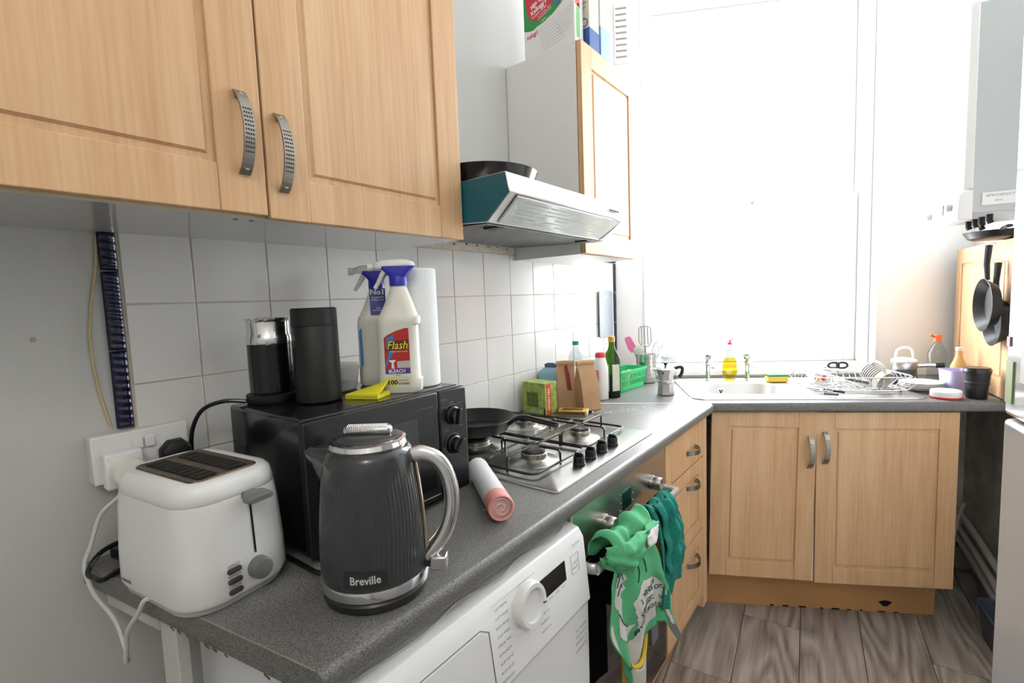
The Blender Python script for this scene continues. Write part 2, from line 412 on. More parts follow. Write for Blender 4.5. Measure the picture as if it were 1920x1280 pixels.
# unseen ceiling lamp, added behind the viewer as fill light
lp = thing('fill_lamp', 'added round white fill lamp on the ceiling behind the viewer, out of view', 'lamp', (1.7, -1.1, CH))
G().lathe([(.06, -.0), (.06, -.03), (.02, -.035)], 24).obj('fill_lamp_rose', lp, WPLAS)
G().lathe([(0, -.115), (.09, -.11), (.15, -.085), (.165, -.05), (.15, -.03), (0, -.03)], 32).obj('fill_lamp_shade', lp, mat('opal_glass', (250, 250, 246), .4))
for n_, (lx, ly, lz), pw in (('fill_light', (0, 0, -.2), FILL_POWER),):
    d_ = bpy.data.lights.new(n_, 'POINT'); d_.energy = pw; d_.color = (1, .95, .88); d_.shadow_soft_size = .17
    q = bpy.data.objects.new(n_, d_); COL.objects.link(q); q.parent = lp; q.location = (lx, ly, lz)

# ================================================================== WORKTOPS
WZT = .91; WTH = .037; TR = 1.242
yj = lambda x: (TR-CN[0]*x)/CN[1]
def worktop(name, poly, front_edges, label):
    bm = bmesh.new(); lo_ = [bm.verts.new((x, y, WZT-WTH)) for x, y in poly]; hi = [bm.verts.new((x, y, WZT)) for x, y in poly]
    bm.faces.new(lo_[::-1]); bm.faces.new(hi); n = len(poly)
    for i in range(n): bm.faces.new((lo_[i], lo_[(i+1) % n], hi[(i+1) % n], hi[i]))
    bm.edges.ensure_lookup_table()
    ed = []
    for i in front_edges:
        j = (i+1) % n
        for L in (hi, lo_):
            for e in bm.edges:
                if set(e.verts) == {L[i], L[j]}: ed.append(e)
    bmesh.ops.bevel(bm, geom=ed, offset=.013, segments=5, affect='EDGES', profile=.5)
    bmesh.ops.recalc_face_normals(bm, faces=bm.faces)
    me = bpy.data.meshes.new(name); bm.to_mesh(me); bm.free(); me.materials.append(WT)
    for p in me.polygons: p.use_smooth = True
    me.set_sharp_from_angle(angle=math.radians(35))
    o = bpy.data.objects.new(name, me); COL.objects.link(o); return tag(o, label, 'worktop')
w1 = worktop('worktop', [(0.001, -.067), (.60, .036), (.60, yj(.6)-.004), (0.001, yj(0)-.004)], [1], 'grey speckled laminate worktop under kettle, microwave and hob')
G().add([(.001, -.0685, .911), (.587, .0325, .911), (.587, .0345, .911), (.001, -.0655, .911)], [(0,1,2,3)]).obj('edge_wear', w1, mat('worn_edge', (140, 136, 128), .7), smooth=0)
g = G()
for i in range(14):
    x = rnd.uniform(.25, .56); y = -.0685+(.103/.6)*x-.0006; zz = rnd.choice((.874, .876, .88))
    g.box(x, x+rnd.uniform(.004, .016), y-.0006, y+.0002, .8735, .8735+rnd.uniform(.001, .004), M=None)
g.obj('edge_stain', w1, RUST, smooth=0)['kind'] = 'stuff'
g = G()
for i in range(46):
    a = rnd.gauss(.36, .055); y = rnd.gauss(1.47, .05); L = rnd.uniform(.005, .02); b = rnd.uniform(0, PI)
    g.add([(a-L*math.cos(b), y-L*math.sin(b), .9104), (a+.0015, y-.001, .9104), (a+L*math.cos(b), y+L*math.sin(b), .9104), (a-.001, y+.0015, .9104)], [(0,1,2,3)])
for i in range(5):
    a = .48+rnd.uniform(-.012, .012); y = .505+rnd.uniform(-.015, .015)
    g.add([(a-.008, y, .9104), (a, y-.002, .9104), (a+.008, y+.004, .9104), (a, y+.003, .9104)], [(0,1,2,3)])
g.obj('scuff_marks', w1, mat('pale_scuff', (208, 207, 200), .6), smooth=0)['kind'] = 'stuff'
js = G().box(0, 1, -.0035, .0035, 0, .0015).obj('joint_strip', w1, mat('white_alu_strip', (228, 228, 226), .3), smooth=0)
js.location = (0.001, yj(0)-.001, WZT); js.rotation_euler = (0, 0, TH); js.scale = (.683, 1, 1)
rend = lambda t: (WQ.x*CE[0]+WQ.y*CE[1]) + (t-(WQ.x*CN[0]+WQ.y*CN[1]))*(WD.x*CE[0]+WD.y*CE[1])/(WD.x*CN[0]+WD.y*CN[1])
A_ = (0.001, yj(0)+.0005); B_ = (.596, yj(.596)+.0005)
def xy(s, t): return st(s, t)[:2]
w2 = worktop('worktop', [A_, B_, xy(rend(TR)-.003, TR), xy(rend(TW)-.004, TW-.002), (0.001, 2.128)], [1], 'grey speckled laminate worktop under the window holding the sink')
# sink cut-out
cut = G().prism([xy(s, t) for s, t in rrect(.44, .30, .13, 8, 1.53, 1.545)], .80, 1.0).obj('cut', None, WT, smooth=0)
md = w2.modifiers.new('cut', 'BOOLEAN'); md.object = cut; md.operation = 'DIFFERENCE'; md.solver = 'EXACT'
dg = bpy.context.evaluated_depsgraph_get(); me = bpy.data.meshes.new_from_object(w2.evaluated_get(dg)); w2.modifiers.clear(); w2.data = me
bpy.data.objects.remove(cut)

# ================================================================== CABINET PARTS
def handle(parent, loc, rot, L=.128, dots=True):
    g = G(); n = 18; wd = .0085
    def P(u): a = (u-.5)*2; return .027*(1-a*a)**.75 if abs(a) < 1 else 0
    def pt(u): return ((u-.5)*L, .004+P(u))
    for i in range(n):
        (z0, h0), (z1, h1) = pt(i/n), pt((i+1)/n)
        g.add([(-wd, -h0, z0), (wd, -h0, z0), (wd, -h1, z1), (-wd, -h1, z1), (-wd, -h0+.0035, z0), (wd, -h0+.0035, z0), (wd, -h1+.0035, z1), (-wd, -h1+.0035, z1)],
              [(0,1,2,3),(7,6,5,4),(0,4,5,1),(1,5,6,2),(2,6,7,3),(3,7,4,0)])
    for sz in (-1, 1):
        z = sz*L*.46
        g.lathe([(.004, 0), (.004, .013)], 8, M=Matrix.Translation((0, 0, z*.93)) @ Matrix.Rotation(PI/2, 4, 'X'))
    if dots:
        for k in range(11):
            u = .24+.5*k/10; z, h = pt(u)
            for q in range(4):
                x = -.0054+q*.0036
                g.add([(x-.0011, -h-.0003, z-.0014), (x+.0011, -h-.0003, z-.0014), (x+.0011, -h-.0003, z+.0014), (x-.0011, -h-.0003, z+.0014)], [(0,1,2,3)], 1)
    else:
        for k in range(13):
            z, h = pt(.22+.56*k/12); g.box(-wd, wd, -h-.0009, -h+.001, z-.0012, z+.0012)
    o = g.obj('handle', parent, [NICKEL, DARK], smooth=40); o.location = loc; o.rotation_euler = rot; return o
def door(parent, w_, h_, loc, rot, fr=.072, th=.018, name='door', wide=None):
    """front faces local -y, x 0..w, z 0..h"""
    d = G().box(0, w_, .006, th, 0, h_).obj(name, parent, BEECH, bevel=.0015); d.location = loc; d.rotation_euler = rot
    G().box(0, fr, 0, .006, 0, h_).obj('stile', d, BEECH, bevel=.0016); G().box(w_-fr, w_, 0, .006, 0, h_).obj('stile', d, BEECH, bevel=.0016)
    fz = wide or fr
    G().box(fr, w_-fr, .0004, .006, 0, fz).obj('rail', d, BEECH, bevel=.0016); G().box(fr, w_-fr, .0004, .006, h_-fz, h_).obj('rail', d, BEECH, bevel=.0016)
    m_ = .011
    g = G().rings([[(fr+m_, .006, fz+m_), (w_-fr-m_, .006, fz+m_), (w_-fr-m_, .006, h_-fz-m_), (fr+m_, .006, h_-fz-m_)],
                   [(fr+m_+.004, .0012, fz+m_+.004), (w_-fr-m_-.004, .0012, fz+m_+.004), (w_-fr-m_-.004, .0012, h_-fz-m_-.004), (fr+m_+.004, .0012, h_-fz-m_-.004)]])
    g.obj('panel', d, BEECH, smooth=0)
    return d
RX = PI/2   # cabinets on the left wall face +x: local -y -> +x
# ---- wall cabinet above the microwave
wc = thing('wall_cabinet', 'two-door beech wall cabinet above microwave and toaster', 'cabinet', (0, 0, 1.497))
g = G().box(-.006, .295, -.325, .628, 0, .018); g.box(-.006, .295, .61, .628, .018, .74); g.box(-.006, .295, -.325, -.307, .018, .74); g.box(-.006, .295, -.307, .61, .722, .74)
g.box(-.006, 0, -.307, .61, .018, .722)
g.obj('carcass', wc, mat('white_melamine_gloss', (200, 199, 197), .07), bevel=.001)
G().box(.295, .2956, -.325, .628, 0, .018).obj('edge_strip', wc, CREAME, smooth=0)
d1 = door(wc, .474, .735, (.314, -.316, .004), (0, 0, RX))
d2 = door(wc, .466, .735, (.314, .1615, .0), (0, 0, RX))
handle(d1, (.440, -.0005, .123), (0, 0, 0)); handle(d2, (.024, -.0005, .108), (0, 0, 0))
for y in (.125, .150): G().lathe([(.004, -.0004), (.004, .0002)], 8, c=(.27, y, 0)).obj('screw_hole', wc, DARK)
# ---- narrow wall cabinet past the hood
nc = thing('wall_cabinet', 'single-door beech wall cabinet with white side beyond the cooker hood', 'cabinet', (0, 0, 1.497))
g = G().box(-.006, .288, 1.245, 1.70, 0, .018); g.box(-.006, .288, 1.245, 1.263, .018, .705); g.box(-.006, .288, 1.682, 1.70, .018, .705); g.box(-.006, .288, 1.263, 1.682, .687, .705); g.box(-.006, 0, 1.263, 1.682, .018, .687)
g.obj('carcass', nc, MELAM, bevel=.001)
G().box(.288, .2886, 1.245, 1.70, 0, .705).obj('edge_strip', nc, mat('beech_edge', (176, 138, 90), .5), smooth=0)
d3 = door(nc, .45, .703, (.307, 1.247, .002), (0, 0, RX))
# ---- sink base unit (frame s,t)
sb = thing('base_cabinet', 'two-door beech base cabinet under the sink', 'cabinet', (0, 0, 0), TH)
g = G(); s0, s1 = 1.42, 2.215
g.box(s0, s0+.018, 1.284, 1.80, .19, .872); g.box(s1-.018, s1, 1.284, 1.80, .19, .872); g.box(s0, s1, 1.38, 1.80, .152, .19)
g.box(s0+.018, s1-.018, 1.79, 1.80, .168, .6); g.box(1.716, 1.744, 1.284, 1.302, .19, .872)
g.obj('carcass', sb, MELAM, bevel=.001)
da = door(sb, .392, .693, (1.337, 1.262, .186), (0, math.radians(1.1), 0), fr=.066)
db = door(sb, .494, .696, (1.740, 1.262, .172), (0, 0, 0), fr=.066)
handle(da, (.368, -.0005, .53), (0, 0, 0), dots=False); handle(db, (.030, -.0005, .555), (0, 0, 0), dots=False)
pl = G().box(1.345, 2.236, 1.362, 1.378, .001, .19).obj('plinth', sb, mat('beech_plinth', (190, 142, 92), .5, var=.1, vscale=5), smooth=0)
G().add([(2.055+.022*math.cos(a)*(1+.3*math.sin(3*a)), 1.3615, .04+.013*math.sin(a)) for a in [k*PI/7 for k in range(14)]], [tuple(range(14))]).obj('chipped_patch', pl, DARK, smooth=0)
g = G()
for k in range(9):
    s_ = 1.6+k*.06+rnd.uniform(0, .03); g.box(s_, s_+rnd.uniform(.005, .03), 1.3612, 1.362, .001, rnd.uniform(.004, .009))
g.obj('frayed_edge', pl, DARK, smooth=0)['kind'] = 'stuff'
G().box(1.712, 1.738, 1.270, 1.283, .175, .80).obj('gap_filler', sb, WPLAS, smooth=0)
# ---- drawer unit
du = thing('drawer_unit', 'beech drawer unit with three bow handles beside the oven', 'drawer unit', (0, 0, 0))
g = G().box(.03, .56, 1.240, 1.258, .15, .872); g.box(.03, .56, 1.62, 1.638, .15, .872); g.box(.03, .56, 1.258, 1.62, .15, .168); g.box(.03, .56, 1.258, 1.62, .854, .872)
g.obj('carcass', du, MELAM, bevel=.001)
G().box(.55, .58, 1.644, 1.694, .10, .870).obj('corner_post', du, BEECH, bevel=.001)
for z0, z1, hz in ((.722, .868, .783), (.435, .716, .655), (.152, .429, .365)):
    dr = G().box(.567, .5745, 1.243, 1.640, z0, z1).obj('drawer', du, BEECH, bevel=.001)
    for a in ((1.243, 1.295), (1.588, 1.640)): G().box(.5745, .58, a[0], a[1], z0, z1).obj('stile', dr, BEECH, bevel=.0014)
    if z1-z0 > .2:
        for a in ((z0, z0+.05), (z1-.05, z1)): G().box(.5745, .58, 1.295, 1.588, a[0], a[1]).obj('rail', dr, BEECH, bevel=.0014)
        G().box(.5745, .579, 1.302, 1.581, z0+.057, z1-.057).obj('panel', dr, BEECH, bevel=.0014)
    else:
        G().box(.5745, .5796, 1.298, 1.585, z0, z1).obj('panel', dr, BEECH, bevel=.0014)
    h = handle(dr, (.5805, 1.495, hz), (0, 0, 0), L=.10, dots=False); h.rotation_euler = Matrix.Rotation(PI/2, 4, 'Z').to_euler(); h.rotation_euler = (Matrix.Rotation(PI/2, 3, 'Z') @ Matrix.Rotation(PI/2, 3, 'Y')).to_euler()
G().box(.50, .516, 1.24, 1.70, .001, .15).obj('plinth', du, MATS['beech_plinth'], smooth=0)
# support batten under the worktop end
sp = thing('worktop_support', 'white painted batten holding up the near worktop end', 'batten', (.225, -.012, 0), math.radians(9.7))
G().box(-.022, .022, 0, .02, .001, .872).obj('post', sp, mat('off_white_paint', (200, 199, 194), .6), bevel=.002)
G().box(-.2, -.03, .002, .018, .83, .872).obj('bearer', sp, mat('off_white_paint', (200, 199, 194), .6), bevel=.002)

# ================================================================== COOKER HOOD
TEALF = mat('teal_protective_film', (4, 90, 106), .4)
hd = thing('cooker_hood', 'slim stainless cooker hood with teal side and slanted glass light panel', 'cooker hood', (0, .632, 0))
W_ = .604
prof = [(.0, 1.550), (.0, 1.636), (.445, 1.636), (.456, 1.590), (.386, 1.530), (.3, 1.535), (.0, 1.550)][:6]
g = G().rings([[(x, 0.0, z) for x, z in prof], [(x, W_, z) for x, z in prof]])
g.obj('hood_body', hd, STEEL, bevel=.002)
G().poly([(x+(-.002 if x > .3 else .002), -.0008, z+(.002 if z < 1.56 else -.002)) for x, z in prof]).obj('side_film', hd, TEALF, smooth=0)
a = Vector((.4545, 0, 1.5865)); b = Vector((.390, 0, 1.5315)); nn = Vector((.65, 0, -.76)).normalized()
def sl(u, v, o=.001): p = a.lerp(b, v) + nn*o; return (p.x, .02+u*(W_-.04), p.z)
lg = G(); lg.rings([[sl(.02, .02, 0), sl(.99, .02, 0), sl(.99, .98, 0), sl(.02, .98, 0)], [sl(.025, .04, .004), sl(.985, .04, .004), sl(.985, .96, .004), sl(.025, .96, .004)]])
lgo = lg.obj('light_panel', hd, mat('milky_light_glass', (196, 202, 198), .18, coat=.4), smooth=0)
g = G()
for r in range(6):
    for c in range(26):
        if rnd.random() < .22: continue
        u = .08+c*.034+rnd.uniform(0, .006); v = .14+r*.13
        g.add([sl(u, v, .0045), sl(u+.022, v, .0045), sl(u+.022, v+.045, .0045), sl(u, v+.045, .0045)], [(0,1,2,3)])
g.obj('faded_print', lgo, mat('faded_print', (170, 176, 172), .3), smooth=0)['kind'] = 'stuff'
G().tube([sl(.90, .0, .003), sl(.985, .02, .003), sl(.965, .5, .004), sl(.93, .98, .004)], .0016, 6).obj('black_wire', lgo, BLACK)
# filter mesh
fm = mat('filter_mesh', (176, 178, 178), .35, 1)
fo = G().box(.03, .375, .012, W_-.012, 1.531, 1.534, M=None)
M_ = Matrix.Translation((0, 0, 0))
flt = G()
def under(x): return 1.548-(x/.386)*.016
flt.add([(.02, .01, under(.02)-.003), (.378, .01, under(.378)-.003), (.378, W_-.01, under(.378)-.003), (.02, W_-.01, under(.02)-.003)], [(0,1,2,3)])
fl_o = flt.obj('grease_filter', hd, mat('filter_back', (120, 122, 122), .5, .6), smooth=0)
g = G()
for k in range(44):
    y = .014+k*(W_-.028)/43; g.box(.022, .376, y-.0012, y+.0012, 0, .0014)
for k in range(26):
    x = .024+k*.35/25; g.box(x-.0012, x+.0012, .012, W_-.012, -.0004, .0016)
g.v = [(x, y, under(x)-.0035-z) for x, y, z in g.v]
g.obj('mesh_wires', fl_o, fm, smooth=0)['kind'] = 'stuff'
for y in (.05, .5):
    G().box(.33, .375, y, y+.03, 1.524, 1.5295).obj('filter_clip', fl_o, BLACKM, bevel=.001)
for k in range(5):
    G().box(0, .004, 0, .009, 0, .006, M=Matrix.Translation((.4535, .5+k*.013, 1.607))).obj('push_button', hd, BLACK, bevel=.001)
g = lettering(hd, TEXTG, [('SMEG', .012, 0, 0, {})][:0]+[('▯', .01, 0, 0, {})][:0], lambda x, y: (x, y, 0)) if False else None

# ================================================================== HOB
hb = thing('gas_hob', 'stainless four-burner gas hob with black pan supports', 'hob', (0, 0, .911))
hx0, hx1, hy0, hy1 = .055, .552, .640, 1.214
G().rings([[(x, y, 0) for x, y in rrect(hx1-hx0, hy1-hy0, .012, 4, (hx0+hx1)/2, (hy0+hy1)/2)],
           [(x, y, .004) for x, y in rrect(hx1-hx0-.002, hy1-hy0-.002, .012, 4, (hx0+hx1)/2, (hy0+hy1)/2)],
           [(x, y, .006) for x, y in rrect(hx1-hx0-.012, hy1-hy0-.012, .01, 4, (hx0+hx1)/2, (hy0+hy1)/2)]]).obj('hob_plate', hb, STEEL)
BUR = [(.385, .790, .034), (.385, 1.040, .030), (.160, 1.066, .036), (.163, .800, .044)]
for bx, by, br in BUR:
    bo = G().lathe([(br*2.0, .0062), (br*1.9, .0085), (br*1.25, .012), (br*1.1, .015), (br*1.1, .017)], 32, c=(bx, by, 0)).obj('burner', hb, STEEL)
    G().lathe([(br*1.05, .015), (br*1.05, .028), (br*.98, .031)], 28, c=(bx, by, 0)).obj('burner_ring', bo, NICKEL)
    G().lathe([(br*1.0, .031), (br*1.02, .034), (br*.95, .038), (br*.6, .0395), (0, .0395)], 28, c=(bx, by, 0)).obj('burner_cap', bo, IRON)
for (y0, y1, bs) in ((.672, .922, (0, 3)), (.932, 1.182, (1, 2))):
    g = G(); x0, x1 = .085, .468; r = .0035; z = .016
    cx, cy = (x0+x1)/2, (y0+y1)/2
    g.tube([(x, y, z) for x, y in rrect(x1-x0, y1-y0, .022, 4, cx, cy)], r, 8, closed=True)
    for i in bs:
        bx, by, br = BUR[i]
        for dx, dy in ((0, -1), (0, 1), (1, 0), (-1, 0)):
            if dy: p0_ = (bx, y0 if dy < 0 else y1); 
            else: p0_ = (x1 if bx > .3 else cx+.002, by) if dx > 0 else (cx-.002 if bx > .3 else x0, by)
            q = (bx+dx*br*.55, by+dy*br*.55)
            vx, vy = q[0]-p0_[0], q[1]-p0_[1]; L = math.hypot(vx, vy); vx /= L; vy /= L
            g.tube([(p0_[0], p0_[1], z-.008), (p0_[0], p0_[1], z+.024), (p0_[0]+vx*.004, p0_[1]+vy*.004, z+.029), (p0_[0]+vx*.012, p0_[1]+vy*.012, z+.0305), (q[0], q[1], z+.0305)], .0031, 7)
    g.tube([(cx, y0, z), (cx, y1, z)], r, 8)
    g.obj('pan_support', hb, IRON)
for y in (.817, .879, .944, 1.012):
    k_ = G().lathe([(.0165, .006), (.0165, .012), (.0150, .014), (.0150, .028), (.0135, .031), (0, .031)], 24, c=(.508, y, 0)).obj('control_knob', hb, BLACK)
    G().box(.496, .520, y-.0045, y+.0045, .029, .039).obj('grip', k_, BLACK, bevel=.003)

# ================================================================== OVEN
ov = thing('built_in_oven', 'stainless built-in oven with two dials below the hob', 'oven', (0, 0, 0))
G().box(.02, .562, .66, 1.232, .13, .871).obj('oven_body', ov, BLACKM, smooth=0)
G().box(.562, .58, .652, 1.234, .735, .866).obj('control_panel', ov, STEEL, bevel=.002)
op = G().box(.562, .579, .655, 1.232, .15, .722).obj('oven_door', ov, mat('black_oven_glass', (8, 8, 9), .06), bevel=.003)
G().box(.5792, .5796, .67, 1.218, .838, .8395).obj('panel_line', ov, DARK, smooth=0)
for y in (.805, 1.118):
    k_ = G().lathe([(.021, 0), (.021, .006), (.019, .008), (.0185, .03), (.0165, .033), (0, .033)], 28, M=Matrix.Translation((.58, y, .788)) @ Matrix.Rotation(PI/2, 4, 'Y')).obj('dial', ov, mat('satin_steel', (176, 172, 168), .3, 1))
    G().box(.6105, .6135, y-.0012, y+.0012, .79, .804).obj('pointer', k_, TEXTK, smooth=0)
dsp = G().box(.5803, .5812, .918, .972, .775, .822).obj('clock_display', ov, mat('dark_green_display', (14, 38, 30), .08), smooth=0)
for y, z in ((.906, .82), (.906, .796), (.906, .776), (.984, .82), (.984, .80), (.984, .78)):
    G().box(.58, .5812, y-.003, y+.003, z-.002, z+.002).obj('clock_button', ov, NICKEL, smooth=0)
HB = (.632, .745)
g = G().tube(spline([(.579, .665, .745), (.61, .664, .745), (.628, .672, .745), (.632, .69, .745), (.632, .90, .745), (.632, 1.17, .745), (.628, 1.188, .745), (.61, 1.196, .745), (.579, 1.195, .745)], 5), .0085, 10, flat=1.5)
g.obj('door_handle', ov, mat('pale_grey_metal', (190, 190, 188), .3, .6))

# ================================================================== WASHING MACHINE
wm = thing('washing_machine', 'white front-loading washing machine under the worktop near end', 'washing machine', (0, 0, 0))
wy0, wy1 = .050, .648; fx = .624
body = [(.16, .02), (.16, .852), (.572, .852), (.600, .846), (.612, .828), (.626, .688), (.620, .684), (.618, .02)]
G().rings([[(x, wy0, z) for x, z in body], [(x, wy1, z) for x, z in body]]).obj('machine_body', wm, WMENAM, bevel=.004)
def wmf(z): # front face x at height z on the control panel
    return .612+(.828-z)/(.828-.688)*.014 if z > .688 else .6185
def wp(y, z, o=.0008): return (wmf(z)+o, y, z)
for y0, y1 in ((wy0+.004, wy1-.004),):
    G().box(.6155, .6195, y0, y1, .6835, .6865).obj('panel_seam', wm, mat('grey_seam', (140, 140, 140), .8), smooth=0)  # seam drawn as a thin mid-grey strip
Mk = Matrix.Translation((wmf(.80), .425, .795)) @ Matrix.Rotation(PI/2-.1, 4, 'Y')
k_ = G().lathe([(.040, 0), (.040, .014), (.0375, .020), (.030, .020), (.0285, .012), (0, .011)], 40, M=Mk).obj('programme_dial', wm, WPLAS)
G().box(-.0012, .0012, .027, .037, .0202, .0206, M=Mk @ Matrix.Rotation(-.3, 4, 'Z')).obj('dial_mark', k_, TEXTK, smooth=0)
G().add([wp(.468, .812), wp(.562, .812), wp(.562, .772), wp(.468, .772)], [(0,1,2,3)]).obj('display_window', wm, mat('black_display', (14, 15, 16), .1), smooth=0)
dw = G().rings([[wp(.062, .812, -.002), wp(.30, .812, -.002), wp(.318, .800, -.002), wp(.322, .70, -.002), wp(.062, .70, -.002)], [wp(.062, .811, .002), wp(.298, .811, .002), wp(.315, .798, .002), wp(.319, .701, .002), wp(.062, .701, .002)]]).obj('detergent_drawer', wm, WMENAM, smooth=0)
G().tube([wp(.06, .8135, .0005), wp(.30, .8135, .0005), wp(.3195, .801, .0005), wp(.3235, .70, .0005)], .0009, 5).obj('drawer_gap', dw, GREYP)
wt_ = lambda x, y: wp(.0+x, .0+y, .0006)
L_it = []
for k in range(9):
    L_it.append((['COTTON 90', 'COTTON 60', 'ECO 40-60', 'COLD WASH', 'MIX 40', 'DRAIN', 'SPIN', 'RINSE', 'REFRESH'][k], .0088, .338, .825-k*.0155, {'align': 'LEFT', 'wd': .042}))
for k in range(8):
    L_it.append((['EASY CARE', 'DENIM', 'SHIRTS', 'WOOL', 'SPORT', 'RAPID 44', 'RAPID 30', 'RAPID 14'][k], .0088, .47, .826-k*.0155, {'align': 'LEFT', 'wd': .036}))
L_it = [i for i in L_it if True]
L_it[9:] = [(t, s_, .462, y, k) for t, s_, x, y, k in L_it[9:] if y < .765] + [(t, s_, .40+.012*n_, .842-.0*n_, {'align': 'LEFT', 'wd': .02}) for n_, (t, s_, x, y, k) in enumerate(L_it[9:10])][:0]
for n_, tt in enumerate(('TEMP', 'SPIN', 'OPTION', 'DELAY')): L_it.append((tt, .007, .478+n_*.024, .764, {'wd': .016}))
L_it = [(t, s_*.72, x, y, {**k, 'wd': k.get('wd', .02)*.8}) for t, s_, x, y, k in L_it]
L_it += [('7 kg  A+++', .009, .61, .826, {'wd': .03}), ('START', .008, .60, .79, {}), ('PAUSE', .008, .60, .78, {})]
lettering(wm, mat('pale_grey_print', (150, 151, 154), .6), L_it, wt_)['kind'] = 'stuff'
G().tube([wp(.585, .808), wp(.615, .808), wp(.615, .770), wp(.585, .770)], .0004, 4, closed=True).obj('button_outline', wm, TEXTG)
G().tube([wp(.33, .836), wp(.46, .836)], .0004, 4).obj('print_line', wm, TEXTG)
# porthole door
Mp = Matrix.Translation((.6185, .349, .40)) @ Matrix.Rotation(PI/2, 4, 'Y')
pr_ = G().lathe([(.222, -.001), (.222, .006), (.205, .022), (.185, .028), (.165, .022), (.160, .010)], 56, M=Mp, cap0=False, cap1=False).obj('porthole_ring', wm, WPLAS)
G().lathe([(.161, .008), (.12, .018), (.0, .024)], 48, M=Mp, cap0=False).obj('porthole_glass', pr_, mat('smoked_glass', (150, 160, 166), .05))
lb = G().add([(.6196, .585, .668), (.6196, .64, .668), (.6196, .64, .585), (.6196, .585, .585)], [(0,1,2,3)]).obj('sticker', wm, mat('sticker_paper', (226, 226, 222), .5), smooth=0)
lettering(lb, TEXTG, [('INVERTER', .011, .612, .655, {'wd': .046}), ('10 YEAR', .010, .612, .640, {'wd': .046}), ('WARRANTY', .010, .612, .626, {'wd': .046}), ('ENERGY', .010, .612, .612, {'wd': .046})], lambda x, y: (.6199, x, y))
lettering(lb, mat('red_print', (196, 60, 50), .5), [('GUARANTEE', .009, .612, .595, {'wd': .046})], lambda x, y: (.6199, x, y), name='red_lettering')
g = G()
g.tube(spline([(.575, .10, .8525), (.585, .2, .8524), (.572, .3, .8524), (.588, .38, .8523), (.575, .46, .8524), (.59, .56, .8522), (.578, .62, .8524)]), .0012, 5)
g.obj('smear', wm, mat('pale_smear', (205, 203, 196), .6))
for sx in (.2, .58):
    for sy in (.1, .6): G().lathe([(.02, 0.001), (.02, .02)], 12, c=(sx, sy, 0)).obj('foot', wm, BLACKM)

# ================================================================== SINK, TAPS
sk = thing('sink', 'stainless inset sink with rounded bowl and drainer under the window', 'sink', (0, 0, .911), TH)
so0, so1, to0, to1 = 1.285, 2.165, 1.300, 1.805
NB = 72; bc = (1.53, 1.545)
outer = rrect(so1-so0, to1-to0, .06, 8, (so0+so1)/2, (to0+to1)/2)
def ray_to(poly, c, ang):
    dx, dy = math.cos(ang), math.sin(ang); best = 9
    for i in range(len(poly)):
        x1, y1 = poly[i]; x2, y2 = poly[(i+1) % len(poly)]
        ex, ey = x2-x1, y2-y1; den = dx*ey-dy*ex
        if abs(den) < 1e-9: continue
        tt = ((x1-c[0])*ey-(y1-c[1])*ex)/den; uu = ((x1-c[0])*dy-(y1-c[1])*dx)/den
        if tt > 0 and -1e-6 <= uu <= 1+1e-6: best = min(best, tt)
    return (c[0]+dx*best, c[1]+dy*best)
angs = sorted(set([2*PI*k/NB for k in range(NB)] + [math.atan2(y-bc[1], x-bc[0]) % (2*PI) for x, y in outer]))
def bowl(w_, d_, r_): p = rrect(w_, d_, r_, 12, *bc); return [ray_to(p, bc, a_) for a_ in angs]
O = [ray_to(outer, bc, a_) for a_ in angs]
def sc(pts, k): return [((so0+so1)/2+(x-(so0+so1)/2)*k, (to0+to1)/2+(y-(to0+to1)/2)*k) for x, y in pts]
rs = [[(x, y, 0) for x, y in O], [(x, y, .004) for x, y in sc(O, .995)], [(x, y, .005) for x, y in sc(O, .98)], [(x, y, .003) for x, y in bowl(.425, .285, .125)],
      [(x, y, -.004) for x, y in bowl(.41, .27, .12)], [(x, y, -.12) for x, y in bowl(.375, .24, .11)], [(x, y, -.135) for x, y in bowl(.34, .2, .095)], [(x, y, -.138) for x, y in bowl(.10, .10, .05)]]
G().rings(rs, cap0=False).obj('sink_basin', sk, SINKST, smooth=50, recalc=True)
for k in range(9):
    t_ = 1.39+k*.04
    G().tube([(1.80, t_, .0046), (1.82, t_, .0062), (2.12, t_, .0062), (2.135, t_, .0046)], .003, 6).obj('drainer_ridge', sk, SINKST)
ov_ = G().lathe([(.017, 0), (.017, .003), (.012, .004), (0, .004)], 20, M=Matrix.Translation((1.49, 1.676, -.035)) @ Matrix.Rotation(PI/2+.12, 4, 'X')).obj('overflow', sk, CHROME)
g = G()
for k in range(3):
    a_ = k*2*PI/3+.5; g.lathe([(.0048, 0.0041), (.0048, .0046)], 8, M=Matrix.Translation((1.49, 1.676, -.035)) @ Matrix.Rotation(PI/2+.12, 4, 'X') @ Matrix.Translation((.006*math.cos(a_), .006*math.sin(a_), 0)))
g.obj('overflow_holes', ov_, DARK)['kind'] = 'stuff'
G().lathe([(.035, -.1375), (.035, -.134), (.025, -.136), (0, -.136)], 24, c=(1.53, 1.545, 0)).obj('drain', sk, CHROME)
def tap(s, t, label):
    tp = thing('pillar_tap', label, 'tap', st(s, t, .915), TH, 'pillar taps on the sink')
    G().lathe([(.022, 0), (.022, .004), (.013, .008), (.0105, .03), (.0095, .06), (.013, .085), (.013, .098), (.008, .102)], 24).obj('tap_body', tp, CHROME)
    G().tube(spline([(0, 0, .078), (.004, -.03, .088), (.006, -.06, .085), (.006, -.078, .072)]), [.010]*13+[.0085]*6, 12).obj('spout', tp, CHROME)
    hh = G().lathe([(.008, .10), (.014, .106), (.0185, .118), (.0175, .130), (.008, .136), (0, .136)], 8).obj('tap_head', tp, CHROME, smooth=25)
